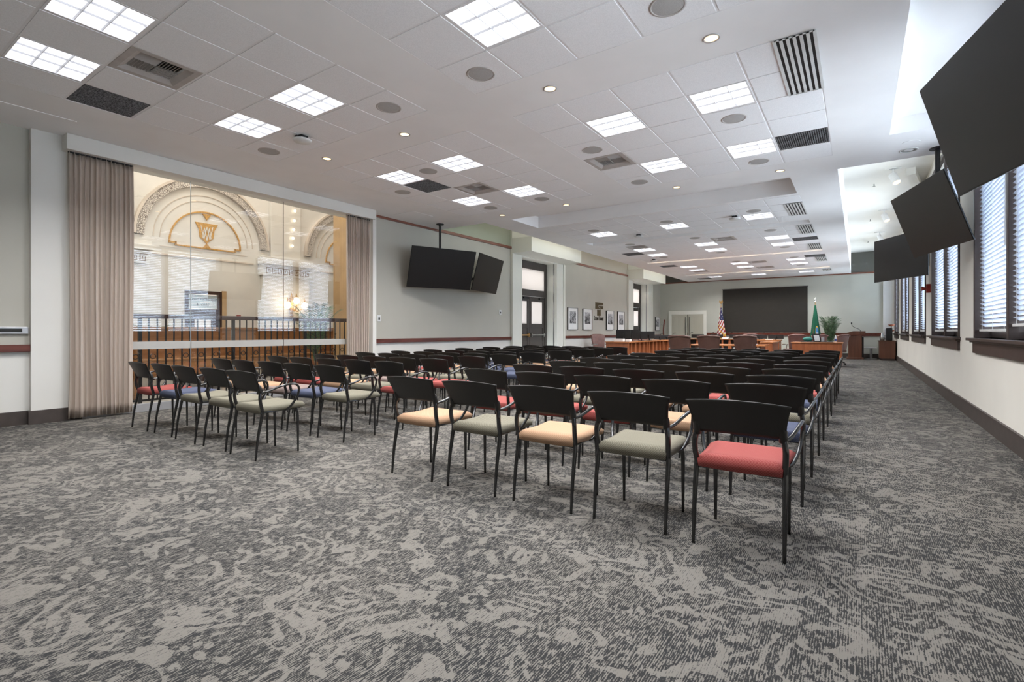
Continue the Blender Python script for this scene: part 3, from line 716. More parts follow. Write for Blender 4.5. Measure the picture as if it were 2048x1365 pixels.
for i, yc in enumerate((5.66, 9.62)):
    t = empty('wall_arch', (0, 0, 0), 0, ('large plaster arch with carved garland over the gilt monogram', 'partly hidden plaster arch with carved garland near the right curtain')[i], 'arch', 'plaster arches in the hall')
    q = MB(); arc_band(q, yc, 3.22, 1.26, 1.42, HALLX, HALLX + .08); q.build('carved_band', M['orn'], t, smooth=False)
    q = MB(); arc_band(q, yc, 3.22, 1.42, 1.47, HALLX, HALLX + .10); arc_band(q, yc, 3.22, 1.07, 1.085, HALLX, HALLX + .015); arc_band(q, yc, 3.22, .94, .955, HALLX, HALLX + .012)
    q.box(HALLX, HALLX + .012, yc - .95, yc + .95, 3.02, 3.035).box(HALLX, HALLX + .03, yc - 1.1, yc + 1.1, 2.83, 2.86)
    q.build('arch_moulding', M['marble2'], t, smooth=False)
    g = MB(); arc_band(g, yc, 3.15, .755, .785, HALLX + .001, HALLX + .03)
    g.box(HALLX, HALLX + .03, yc - .64, yc + .64, 3.07, 3.10).box(HALLX, HALLX + .03, yc - .785, yc - .64, 3.12, 3.16).box(HALLX, HALLX + .03, yc + .64, yc + .785, 3.12, 3.16)
    g.box(HALLX, HALLX + .03, yc - .66, yc - .63, 3.07, 3.16).box(HALLX, HALLX + .03, yc + .63, yc + .66, 3.07, 3.16)
    g.prism([(HALLX, yc - .09, 3.88), (HALLX, yc + .09, 3.88), (HALLX, yc, 3.74)], (.035, 0, 0)).prism([(HALLX, yc - .08, 3.10), (HALLX, yc + .08, 3.10), (HALLX, yc, 3.2)], (.035, 0, 0))
    g.build('gilt_border', M['gold'], t)
    sh = MB(); pts = [(-.25, 3.67), (.25, 3.67), (.17, 3.52), (.15, 3.34), (.0, 3.20), (-.15, 3.34), (-.17, 3.52)]
    sh.prism([(HALLX, yc + a, z) for a, z in pts], (.02, 0, 0)); sh.build('shield', M['gold'], t)
    lt = MB()
    for pl in (((-.13, 3.60), (-.065, 3.30), (0, 3.58), (.065, 3.30), (.13, 3.60)), ((-.09, 3.32), (-.055, 3.56), (0, 3.27), (.055, 3.56), (.09, 3.32))):
        for (p0, p1) in zip(pl[:-1], pl[1:]): lt.tube([(HALLX + .028, yc + p0[0], p0[1]), (HALLX + .028, yc + p1[0], p1[1])], .010, 6)
    lt.build('monogram_letters', M['marble'], t)
# door of the waiting room
dr = empty('hall_door', (0, 0, 0), 0, 'dark brown doorway under the waiting room sign, beyond the glass', 'door')
X = HALLX - .08
MB().box(X, X + .1, 5.20, 5.28, 0, 2.1).box(X, X + .1, 5.92, 6.0, 0, 2.1).box(X, X + .1, 5.28, 5.92, 2.02, 2.1).box(X, X + .1, 5.28, 5.92, 1.55, 1.68).build('door_frame', M['doorwood'], dr, bevel=.005)
lf = MB().box(X, X + .05, 5.28, 5.42, 0, 1.55).box(X, X + .05, 5.78, 5.92, 0, 1.55).box(X, X + .05, 5.42, 5.78, 0, 1.0).box(X, X + .05, 5.42, 5.78, 1.46, 1.55).build('door_leaf', M['doorwood'], dr, bevel=.005)
MB().box(X + .02, X + .03, 5.42, 5.78, 1.0, 1.46).build('door_pane', M['frost'], lf)
MB().box(HALLX - .02, HALLX + .03, 6.0, 6.1, 0, 2.12).build('door_casing', M['stone'], dr)
sg = empty('door_sign', (0, 0, 0), 0, 'pale transom sign naming the waiting room and toilet', 'sign')
MB().box(X + .03, X + .05, 5.29, 5.91, 1.69, 2.01).build('sign_board', M['signpale'], sg)
text_mesh('sign_lettering', "WOMEN'S WAITING ROOM", .085, M['darktext'], frame_x(5.60, 1.90, X + .055), .003, .60, sg)
text_mesh('sign_lettering', "& TOILET", .085, M['darktext'], frame_x(5.60, 1.78, X + .055), .002, .8, sg)
struct('wall_hall_behind_door', MB().box(HALLX - 1.2, HALLX - 1.1, 4.5, 7, 0, 3), M['marble2'])
# bulbs on the rib between the arches
for i, z in enumerate((3.42, 3.63, 3.86, 4.10, 4.36)):
    tag(MB().sphere((HALLX + .16, 7.72 + i * .02, z), .035).build('bulb', M['bulb'], smooth=True), 'round glowing bulb on the rib between arches, %s from the bottom' % ORD[i], 'light bulb', 'rib bulbs')
# sconce
sc_ = empty('wall_sconce', (HALLX + .16, 7.66, 1.85), 0, 'lit brass three-lamp wall sconce on the hall pilaster', 'sconce')
MB().lathe([(.0001, -.34), (.05, -.3), (.03, -.2), (.06, -.1), (.03, 0), (.07, .1), (.04, .22), (.0001, .34)], (.06, 0, 0), 14).build('back_plate', M['brass'], sc_, smooth=True)
arm = MB()
for s in (-1, 0, 1):
    arm.tube(smooth_path([(.08, 0, -.08), (.18, s * .1, -.16), (.28, s * .22, -.05), (.28, s * .24, .02 + (.1 if s == 0 else 0))]), .013, 6)
arm.build('arms', M['brass'], sc_, smooth=True)
for s in (-1, 0, 1):
    z = .1 if s == 0 else -.02
    MB().lathe([(.0001, z - .09), (.06, z - .06), (.085, z), (.06, z + .07), (.02, z + .1)], (.28, s * .24, 0), 16).build('lamp_shade', M['bulb'], sc_, smooth=True)
    MB().tube([(.28, s * .24, z + .1), (.28, s * .24, z + .2)], [.03, .004], 8).build('finial', M['brass'], sc_)
point('sconce_lamp', (HALLX + .5, 7.66, 1.9), 9, (1, .72, .4), .12)
# stone pier
struct('wall_hall_pier', MB().box(-10.6, -10.0, 7.72, 8.6, 0, 7.6), M['stone'])
# benches
def bench(y0, y1, x, lab):
    t = empty('station_bench', (x, (y0 + y1) / 2, 0), 0, lab, 'bench', 'long oak benches')
    h = (y1 - y0) / 2
    MB().box(-.04, .04, -h, h, .35, 1.20).build('backrest', M['bench'], t, bevel=.01)
    MB().box(-.07, .07, -h, h, 1.20, 1.25).build('top_rail', M['bench'], t, bevel=.01)
    MB().box(.04, .55, -h, h, .60, .65).box(.48, .54, -h, h, .32, .60).build('seat', M['bench'], t, bevel=.015)
    for s in (-1, 1): MB().box(-.06, .6, s * h - .05, s * h + .05, .0, .92).build('end_panel', M['bench'], t, bevel=.02)
bench(3.6, 5.6, -11.3, 'oak station bench behind the left glass panels'); bench(5.75, 8.3, -11.4, 'oak station bench nearer the stone pier')
bench(2.6, 3.45, -10.6, 'oak station bench end glimpsed by the left curtain')
# railing
rl = empty('iron_railing', (-8.95, 4.9, 0), 0, 'black iron railing with ring ornaments behind the glass', 'railing')
RY0, RY1 = -2.3, 2.25
MB().box(-.035, .035, RY0, RY1, 1.36, 1.43).build('handrail', M['doorwood'], rl, bevel=.01)
MB().box(-.015, .015, RY0, RY1, .10, .13).build('bottom_bar', M['iron'], rl)
y = RY0 + .05; k = 0; ringm = MB()
while y < RY1:
    th = .022 if k % 12 == 4 else .009
    MB().box(-th, th, y - th, y + th, .0 if k % 12 == 4 else .1, 1.38).build('post' if k % 12 == 4 else 'baluster', M['iron'], rl)
    if k % 2 == 1 and (k % 12) not in (4,) and y + .115 < RY1:
        c = y + .0575
        MB().tube([(0, c + .036 * math.cos(q * PI / 8), .78 + .036 * math.sin(q * PI / 8)) for q in range(16)], .006, 6, closed=True).box(-.004, .004, c - .055, c - .036, .775, .785).box(-.004, .004, c + .036, c + .055, .775, .785).build('ring', M['iron'], rl)
    y += .115; k += 1
def palm(loc, h, n, lab, spread=.5, leafn=14, leafl=.16, pot=True):
    t = empty('potted_palm', loc, 0, lab, 'plant')
    if pot:
        MB().lathe([(.0001, 0), (.13, 0), (.17, .28), (.15, .28), (.0001, .26)], n=20).build('pot', M['pot'], t, smooth=True)
    rnd = random.Random(int(h * 100) + n)
    st = MB(); lv = MB()
    for i in range(n):
        a = 2 * PI * i / n + rnd.uniform(-.3, .3); L = h * rnd.uniform(.75, 1.0); sp = spread * rnd.uniform(.45, 1.1)
        P = [Vector((sp * math.cos(a) * u ** 1.7, sp * math.sin(a) * u ** 1.7, .25 + L * (u - .25 * u ** 3))) for u in [j / 9 for j in range(10)]]
        st.tube(P, [.010 * (1 - .8 * j / 9) for j in range(10)], 5)
        for j in range(leafn):
            u = .3 + .7 * j / leafn; idx = u * 9; i0 = min(int(idx), 8); p = P[i0].lerp(P[i0 + 1], idx - i0); d = (P[i0 + 1] - P[i0]).normalized()
            side = d.cross(Vector((0, 0, 1))).normalized()
            for s in (-1, 1):
                tip = p + (side * s * .8 + d * .55 + Vector((0, 0, -.15))).normalized() * leafl * (1.1 - .6 * (u - .3))
                m_ = p.lerp(tip, .4); wv = d * .012
                lv.add([p, m_ + wv, tip, m_ - wv], [(0, 1, 2, 3)])
    st.build('stems', M['leaf'], t, smooth=True); lv.build('fronds', M['leaf'], t, solid=.0008)
    return t
palm((-9.9, 6.75, 0), 2.05, 11, 'fan of green palm leaves beside the stone pier in the hall', .55, 18, .3)
palm((-11.9, 4.35, .5), .75, 10, 'low green fern on the bench ledge in the hall', .35, 12, .18, True)
tag(MB().box(HALLX, HALLX + .05, 6.35, 6.43, 1.48, 1.56).build('fire_alarm_pull', M['redd']), 'small red fire alarm pull on the hall wall', 'alarm')

# ================================================================== LEFT WALL THINGS
t = empty('wall_display', (-8.595, 1.30, 1.175), 0, 'silver-framed black wall slot display above the left wooden ledge', 'display')
MB().box(0, .03, -.6, .49, -.045, .045).build('frame', M['alum'], t, bevel=.006); MB().box(.03, .032, -.55, .43, -.022, .022).build('panel', M['black'], t)
for i, (y, z, lab) in enumerate(((7.50, 1.45, 'small white wall switch beside the right curtain post'), (12.06, 1.72, 'small white thermostat under the right hanging screen'))):
    t = empty('wall_switch', (LX, y, z), 0, lab, 'switch')
    MB().box(0, .012, -.05, .05, -.07, .07).build('plate', M['whiteplastic'], t, bevel=.003); MB().box(.012, .02, -.018, .018, -.03, .02).build('button', M['black'], t)
def tv(c, wd, yaw, tilt, lab, drop=True, name='hanging_screen', h_over=.575, mount_to=None):
    X, Y, Z = c
    t = empty(name, (X, Y, Z), 0, lab, 'screen', 'black ceiling-hung screens')
    r = Vector((math.cos(yaw), math.sin(yaw), 0)); nrm = Vector((math.sin(yaw), -math.cos(yaw), 0))
    up = Vector((0, 0, 1)) * math.cos(tilt) + nrm * math.sin(tilt); nn = r.cross(up) ; 
    if nn.dot(nrm) < 0: nn = -nn
    mt = Matrix((r, up, nn)).transposed().to_4x4()
    h = wd * h_over / 2; w2 = wd / 2
    MB().box(-w2, w2, -h, h, -.022, -.003).box(-w2 + .12, w2 - .12, -h + .1, h - .1, -.055, -.022).xf(mt).build('casing', M['screenedge'], t, bevel=.004)
    MB().box(-w2 + .012, w2 - .012, -h + .012, h - .012, -.003, .0).xf(mt).build('display', M['screen'], t)
    MB().box(-.22, .22, -.2, .2, -.11, -.055).box(-.3, .3, .1, .14, -.09, -.055).box(-.3, .3, -.14, -.1, -.09, -.055).xf(mt).build('bracket', M['iron'], t, bevel=.004)
    if drop:
        b = mt @ Vector((0, 0, -.13)); top = (drop if isinstance(drop, float) else CZ) - Z
        MB().tube([b + Vector((0, 0, -.05)), (b.x, b.y, top)], .03, 12).cyl(b.x, b.y, top - .02, top, .09).tube([b, mt @ Vector((0, 0, -.06))], .03, 10).build('pole', M['iron'], t)
    return t
tL = tv((-8.05, 8.85, 2.63), 1.66, 1.207, .342, 'black screen facing the camera on the left wall pole', True)
Q = lambda x, y, z: (x + 8.05, y - 8.85, z - 2.63)
MB().box(-.37, -.24, .02, 1.47, -.13, -.07).box(-.37, -.24, .02, 1.47, .15, .21).box(-.36, -.29, .72, .78, -.3, .3).box(-.36, -.29, .98, 1.04, -.3, .3).build('bracket_arms', M['iron'], tL)
MB().tube(smooth_path([(-.32, .82, .2), (-.25, .92, .1), (-.31, .97, 0), (-.25, .89, -.1), (-.29, .97, -.2)]), .008, 6).build('cable', M['whiteplastic'], tL)
tv((-8.11, 10.72, 2.67), 1.66, 1.821, .254, 'narrow-looking black screen beside the larger one on the left wall', False)
tv((.76, 4.68, 2.73), 1.66, -1.312, .285, 'largest black screen hanging at the upper right beside the nearest window', True)
tv((.785, 9.06, 2.74), 1.66, -1.289, .329, 'tilted square-looking black screen, middle of the three by the windows', True)
t3 = tv((.72, 13.73, 2.77), 1.66, -1.04, .0, 'farthest and smallest black screen by the windows', False)
MB().tube([(.76 - .72, 13.78 - 13.73, 0), (RX - .72, 14.05 - 13.73, 0)], .03, 8).box(RX - .72 - .03, RX - .72, .2, .45, -.2, .2).build('wall_arm', M['iron'], t3)
# pictures and sign on the second bay
def picture(y0, y1, z0, z1, seed, lab, X=LX):
    t = empty('framed_picture', (X, (y0 + y1) / 2, (z0 + z1) / 2), 0, lab, 'picture', 'black-framed monochrome pictures')
    h = (y1 - y0) / 2; v = (z1 - z0) / 2; b = .009
    MB().box(.0, .05, -h, -h + b, -v, v).box(0, .05, h - b, h, -v, v).box(0, .05, -h + b, h - b, -v, -v + b).box(0, .05, -h + b, h - b, v - b, v).build('frame', M['black'], t)
    MB().box(.0, .035, -h + b, h - b, -v + b, v - b).build('mat_board', M['paper'], t)
    MB().box(.035, .038, -h * .62, h * .62, -v * .42, v * .68).build('print', bwphoto(seed), t)
picture(16.2, 16.98, 1.22, 2.03, 1, 'framed monochrome picture leftmost on the wall with the bronze emblem')
picture(17.42, 18.2, 1.22, 2.03, 2, 'framed monochrome picture just left of the bronze emblem')
picture(19.6, 20.35, 1.22, 2.03, 3, 'framed monochrome picture just right of the bronze emblem')
picture(20.8, 21.55, 1.22, 2.03, 4, 'framed monochrome picture next to the second door portal')
picture(25.75, 26.4, 1.2, 1.9, 5, 'framed monochrome picture in the far left corner behind the coat stand')
lg = empty('wall_emblem', (LX, 18.93, 2.1), 0, 'bronze T-shaped emblem with lettering on the left wall', 'sign')
def lp(pts): return [(0, (x - 950) / 180 * .74, -(y - 260) / 150 * .26 + .10) for x, y in pts]
e = MB()
e.prism(lp([(864, 185), (1040, 185), (1040, 232), (945, 236), (928, 252), (928, 292), (958, 314), (952, 335), (864, 335)])[::-1], (.02, 0, 0))
e.prism(lp([(946, 264), (1040, 260), (1040, 335), (984, 335), (978, 300), (946, 280)])[::-1], (.02, 0, 0))
e.prism(lp([(908, 356), (965, 356), (982, 345), (982, 496), (908, 496)])[::-1], (.02, 0, 0))
e.build('emblem', M['bronze'], lg)
cur = 0; parts_ = []
for tx, sz in (('S', .26), ('OUND', .19), ('T', .26), ('RANSIT', .19)):
    o = text_mesh('lettering', tx, sz, M['darktext'], Matrix.Identity(4), .006, .62, lg, .95)
    x0 = min(v.co.x for v in o.data.vertices); x1 = max(v.co.x for v in o.data.vertices); y0 = min(v.co.y for v in o.data.vertices)
    parts_.append((o, cur - x0, -y0)); cur += x1 - x0 + .012
for o, dx, dy in parts_: o.data.transform(frame_x(0, -.50, .006) @ Matrix.Translation((dx - cur / 2, dy, 0)))

# ================================================================== FAR WALL THINGS
Y = FY
t = empty('wall_screen', (-3.73, Y, 2.17), 0, 'large dark charcoal projection panel on the far wall', 'screen')
MB().box(-1.82, 1.82, -.06, 0, -1.02, 1.04).build('panel', M['farscreen'], t, bevel=.01)
MB().box(-1.84, 1.84, -.05, 0, 1.04, 1.07).box(-1.84, 1.84, -.05, 0, -1.05, -1.02).build('edge_trim', M['brown'], t)
t = empty('cabinet_doors', (-7.24, Y - .055, 0), 0, 'pale panelled double cupboard doors on the far wall', 'cupboard')
MB().box(-.97, -.82, -.05, -.001, 0, 2.22).box(.78, .93, -.05, 0, 0, 2.22).box(-.82, .78, -.05, 0, 2.03, 2.22).build('casing', M['jamb'], t, bevel=.006)
for s in (-1, 1):
    x0, x1 = (-.82, -.03) if s < 0 else (.0, .78)
    d = MB().box(x0, x1, -.03, 0, 0, 2.03)
    for (p0, p1) in ((.12, .46), (.54, .88)):
        q0 = x0 + (x1 - x0) * p0; q1 = x0 + (x1 - x0) * p1
        for zz in ((.3, .9), (1.05, 1.9)):
            d.box(q0, q1, -.036, -.03, zz[1], zz[1] + .015).box(q0, q1, -.036, -.03, zz[0] - .015, zz[0]).box(q0, q0 + .012, -.036, -.03, zz[0], zz[1]).box(q1 - .012, q1, -.036, -.03, zz[0], zz[1])
    L = d.build('cupboard_door', M['fardoor'], t)
    MB().tube([(x1 - .08 if s < 0 else x0 + .08, -.06, .95), (x1 - .08 if s < 0 else x0 + .08, -.06, 1.9)], .012, 6).build('edge_bolt', M['iron'], L)
def flag(x, y, lab, kind):
    t = empty('flag', (x, y, 0), 0, lab, 'flag', 'furled flags on poles')
    MB().lathe([(.0001, 0), (.16, 0), (.16, .03), (.05, .06), (.0001, .07)], n=20).build('stand', M['brass'], t, smooth=True)
    MB().cyl(0, 0, .05, 2.45, .014, 10).build('pole', M['brass'], t)
    if kind == 'us': MB().sphere((0, 0, 2.50), .035).prism([(-.10, -.01, 2.56), (0, -.01, 2.52), (.10, -.01, 2.56), (.06, -.01, 2.66), (0, -.01, 2.6), (-.06, -.01, 2.66)], (0, .03, 0)).build('finial', M['brass'], t)
    else: MB().lathe([(.0001, 2.42), (.03, 2.46), (.012, 2.5), (.035, 2.55), (.0001, 2.66)], n=10).build('finial', M['steel'], t)
    nz, na = 90, 64; mb = MB()
    top, bot = 2.30, .45
    V = []
    for j in range(nz + 1):
        v = j / nz; z = top - (top - bot) * v
        r = .03 + .19 * v ** .9
        for i in range(na):
            a = 2 * PI * i / na; rr = r * (1 + .28 * math.sin(6 * a + v * 2) * v)
            V.append((rr * math.cos(a) * 1.0 + .02 * v, rr * math.sin(a) * .6, z))
    F = []; mi = []
    for j in range(nz):
        for i in range(na):
            F.append((j * na + i, j * na + (i + 1) % na, (j + 1) * na + (i + 1) % na, (j + 1) * na + i))
            v = j / nz; a = 2 * PI * i / na; fx = math.cos(a)
            if kind == 'us':
                if v < .32 and fx > -.5: m = 1 if ((i // 2) % 5 == 0 and (j // 2) % 5 == (i // 10) % 3) else 2
                else: m = int(v * 17 + fx * 2.2 + 4) % 2
                if abs(v - .62 - fx * .10) < .018 or abs(v - .78 + fx * .09) < .018 or abs(v - .50 - fx * .05) < .014: m = 3
                mi.append(m)
            else:
                dx = (fx - .35) / .42; dz = (v - .62) / .135; d2 = dx * dx + dz * dz
                m = 0
                if math.sin(a) < 0:
                    if d2 < 1: m = 1
                    if d2 < .55: m = 2
                    if d2 < .25 and dz > .1: m = 4
                if abs(fx + .5) < .07 and v > .55: m = 3
                mi.append(m)
    o = len(mb.v); mb.v = V; mb.f = F; mb.mi = mi
    ms = [M['flagred'], M['flagwhite'], M['flagblue'], M['flaggold']] if kind == 'us' else [M['flaggreen'], M['flaggold'], M['seablue'], M['bronze'], M['flagwhite']]
    mb.build('cloth', ms, t, smooth=True)
flag(-5.45, 25.7, 'furled red white and blue flag with gold fringe left of the charcoal panel', 'us')
flag(-1.56, 25.7, 'furled green flag with round gold seal right of the charcoal panel', 'wa')
palm((-.98, 24.9, .0), 2.1, 26, 'bushy potted palm beside the lectern at the far wall', .42, 18, .2)
# lectern
t = empty('lectern', (-.08, 25.75, 0), 0, 'brown wooden lectern with slanted top and gooseneck microphone', 'lectern')
MB().box(-.28, .20, -.25, .25, .0, .98).build('body', M['desk2'], t, bevel=.01)
MB().box(-.34, .26, -.30, .30, 0, .07).build('base', M['desk2'], t, bevel=.01)
MB().box(.2, .26, -.2, .2, .07, .92).build('side_recess', M['black'], t)
MB().prism([(-.62, -.3, 1.0), (.32, -.3, 1.04), (.32, -.3, 1.17), (-.10, -.3, 1.17)], (0, .6, 0)).build('slanted_top', M['desk2'], t)
mic = MB().tube(smooth_path([(.15, 0, 1.17), (.10, 0, 1.25), (-.05, 0, 1.32), (-.14, 0, 1.4), (-.16, 0, 1.48)]), .010, 6).build('microphone_neck', M['iron'], t, smooth=True)
MB().tube([(-.16, 0, 1.46), (-.165, 0, 1.54)], .025, 8).build('microphone_head', M['black'], mic)
# small grey side table
t = empty('side_table', (.44, 26.2, 0), 0, 'small pale grey pedestal table between lectern and corner cabinet', 'table')
MB().box(-.26, .20, -.22, .25, .45, .49).build('table_top', M['whiteplastic'], t, bevel=.01); MB().cyl(0, 0, .02, .45, .05, 16).build('column', M['alum'], t); MB().cyl(0, 0, 0, .02, .2, 24).build('foot', M['alum'], t)
# corner cabinet
t = empty('corner_cabinet', (.93, 24.9, 0), 0, 'reddish brown wooden cabinet in the far right corner', 'cabinet')
MB().box(-.24, .27, -.0, 1.2, .08, .76).build('body', M['desk2'], t, bevel=.005); MB().box(-.27, .29, -.03, 1.23, .76, .79).build('worktop', M['desk2'], t, bevel=.005)
MB().box(-.2, .27, .03, 1.17, 0, .08).build('plinth', M['brown'], t)
for i in (0, 1): MB().box(-.246, -.24, .03 + i * .58, .59 + i * .58, .1, .74).build('cabinet_door', M['desk2'], t, bevel=.002)
t = empty('coffee_maker', (.95, 25.05, .79), 0, 'black and steel coffee maker on the corner cabinet', 'coffee maker')
MB().box(-.05, .16, -.05, .2, 0, .5).build('body', M['black'], t, bevel=.03); MB().box(-.09, -.05, -.04, .18, .02, .46).build('side_panel', M['alum'], t, bevel=.01)
t = empty('paper_tray', (1.10, 25.6, .79), 0, 'two-tier copper-coloured basket stand on the corner cabinet', 'basket')
MB().tube([(0, 0, 0), (0, 0, .62)], .012, 8).build('pole', M['iron'], t)
for z in (.36, .58): MB().lathe([(.06, z), (.12, z + .07), (.11, z + .07), (.05, z + .01)], n=16).build('basket', M['copper'], t)
t = empty('carafe', (.78, 25.0, .79), 0, 'steel carafe with wire rack left of the coffee maker', 'carafe')
MB().lathe([(.0001, 0), (.07, 0), (.08, .12), (.05, .2), (.03, .3), (.0001, .32)], n=16).build('body', M['steel'], t, smooth=True)
MB().tube([(.07, 0, .08), (.13, 0, .1), (.12, 0, .2), (.05, 0, .2)], .006, 6).build('handle', M['iron'], t)
tag(MB().box(1.18, 1.25, 9.5 + 4.2, 9.5 + 4.3, 1.98, 2.16).tube([(1.18, 13.75, 2.07), (1.10, 13.75, 2.07)], [.02, .05], 10).build('fire_strobe', M['redd']), 'red wall alarm horn between the second and third windows', 'alarm')

# ================================================================== DAIS
def desk_run(x0, x1, y0, y1, top, name, lab, fins=None, m='desk', over=.03, finside='x', finx=None):
    t = empty(name, ((x0 + x1) / 2, (y0 + y1) / 2, 0), 0, lab, 'desk', 'wooden dais desks')
    cx, cy = (x0 + x1) / 2, (y0 + y1) / 2
    hx, hy = (x1 - x0) / 2, (y1 - y0) / 2
    MB().box(-hx - over, hx + over, -hy - over, hy + over, top - .035, top).build('desk_top', M['desktop'], t, bevel=.004)
    mb = MB()
    if fins == 'x':    # fins on +X face
        mb.box(-hx, hx - .16, -hy, hy, .02, top - .035).box(hx - .16, hx, -hy, -hy + .05, .02, top - .035).box(hx - .16, hx, hy - .05, hy, .02, top - .035)
    elif fins == 'y':  # fins on -Y face
        mb.box(-hx, hx, -hy + .16, hy, .02, top - .035).box(-hx, -hx + .05, -hy, -hy + .16, .02, top - .035).box(hx - .05, hx, -hy, -hy + .16, .02, top - .035)
    else: mb.box(-hx, hx, -hy, hy, .02, top - .035)
    mb.build('body', M[m], t, bevel=.004)
    L = 2 * hy if fins == 'x' else 2 * hx
    if fins:
        nb = max(1, round(L / 1.9)); seg = L / nb
        if fins == 'x': MB().box(hx - .15, hx - .14, -hy + .05, hy - .05, .02, top - .035).build('recess', M['black'], t)
        else: MB().box(-hx + .05, hx - .05, -hy + .14, -hy + .15, .02, top - .035).build('recess', M['black'], t)
        for b in range(nb):
            s0 = -L / 2 + b * seg
            for k in range(4):
                c = s0 + seg * (k + .75) / 4.5; wt, wb = .035, .11
                if fins == 'x':
                    MB().prism([(hx - .14, c - wt, top - .035), (hx - .14, c + wt, top - .035), (hx - .14, c + wb, .02), (hx - .14, c - wb, .02)], (.13, 0, 0)).build('fin', M['desk'], t)
                else:
                    MB().prism([(c - wt, -hy + .01, top - .035), (c + wt, -hy + .01, top - .035), (c + wb, -hy + .01, .02), (c - wb, -hy + .01, .02)], (0, .13, 0)).build('fin', M['desk'], t)
            if b:
                if fins == 'x': MB().box(hx - .15, hx + .005, s0 - .03, s0 + .03, .02, top).build('divider', M['desk'], t)
                else: MB().box(s0 - .03, s0 + .03, -hy - .005, -hy + .15, .02, top).build('divider', M['desk'], t)
    return t
DT = .80
desk_run(-2.78, -2.42, 19.2, 20.7, .80, 'dais_desk', 'narrow cherry desk end left of the plain right desk', None, 'desk')
desk_run(-7.45, -6.60, 16.8, 22.4, DT, 'dais_desk', 'long cherry desk with slanted fins running away on the left of the dais', 'x', 'desk')
desk_run(-1.86, -.44, 19.5, 20.3, DT, 'dais_desk', 'plain cherry desk front at the right end of the dais', None, 'desk')
desk_run(-3.2, -2.45, 21.2, 21.9, .84, 'dais_desk', 'cherry desk with dark fins behind the right plain desk', 'y', 'desk')
desk_run(-6.5, -3.1, 22.9, 23.6, .84, 'dais_desk', 'rear cherry desk across the back of the dais', 'y', 'desk')
t = empty('conference_table', (-3.2, 17.5, 0), 0, 'low cherry table in front of the three brown leather chairs', 'table')
MB().box(-1.35, .85, -.45, .5, .70, .74).build('table_top', M['desktop'], t, bevel=.006)
for sx in (-1.2, .7): MB().box(sx - .04, sx + .04, -.4, .45, 0, .70).build('leg', M['desk2'], t)
def exec_chair(rot):
    t = empty('executive_chair', (0, 0, 0), rot, 'x', 'chair', 'leather dais chairs')
    return t
def build_exec(leather):
    t = empty('executive_chair', (0, 0, 0), 0, 'x', 'chair', 'high-backed leather dais chairs')
    def back(u, v):
        x = (u - .5) * 2; w = .29 * (.82 + .25 * v) ; z = .50 + .52 * v
        return (x * w, -.24 - .07 * v + .06 * x * x, z)
    MB().grid(back, 8, 8).build('backrest', leather, t, smooth=True, solid=.07, bevel=.02)
    MB().tube([(-.30, -.29, 1.0), (-.15, -.33, 1.03), (.15, -.33, 1.03), (.30, -.29, 1.0)], .03, 10).build('head_roll', leather, t, smooth=True)
    MB().box(-.26, .26, -.24, .26, .42, .52).build('seat', leather, t, bevel=.04)
    for s in (-1, 1):
        MB().box(s * .30 - .03, s * .30 + .03, -.2, .15, .66, .69).tube([(s * .30, -.15, .66), (s * .30, -.1, .5), (s * .22, -.05, .45)], .014, 6).build('armrest', M['steel'], t, bevel=.01)
    MB().cyl(0, 0, .1, .42, .03, 12).build('gas_column', M['steel'], t)
    b = MB()
    for k in range(5):
        a = 2 * PI * k / 5; b.tube([(0, 0, .12), (.28 * math.cos(a), .28 * math.sin(a), .07)], [.03, .018], 6); b.sphere((.29 * math.cos(a), .29 * math.sin(a), .03), .03, 8)
    b.build('star_base', M['iron'], t)
    return t
ec = build_exec(M['leather'])
spots = [(-4.15, 14.62, 'brown leather chair back, leftmost of three before the low table'), (-3.47, 15.08, 'brown leather chair back, middle of three before the low table'), (-2.63, 15.66, 'brown leather chair back, rightmost of three before the low table')]
for i, (x, y, lab) in enumerate(spots):
    if i == 0: ec.location = (x, y, 0); ec['label'] = lab
    else: dup(ec, (x, y, 0), lab)
ep = build_exec(M['pinkleather'])
sp2 = [(-7.98, 17.6, 1.0, 'rosy leather chair behind the near end of the left desk'), (-7.9, 20.7, .9, 'rosy leather chair behind the middle of the left desk'), (-7.9, 22.2, .8, 'rosy leather chair behind the far end of the left desk'),
       (-2.0, 21.4, -2.6, 'rosy leather chair behind the bottle on the right desk'), (-1.32, 21.2, -2.4, 'rosy leather chair left of the lectern'), (-.66, 21.0, -2.1, 'rosy leather chair leaning out at the right desk end'),
       (-4.0, 24.3, 0, 'rosy leather chair behind the rear desk')]
for i, (x, y, r, lab) in enumerate(sp2):
    if i == 0: ep.location = (x, y, 0); ep.rotation_euler = (0, 0, r + PI); ep['label'] = lab
    else: dup(ep, (x, y, 0), lab, r + PI)
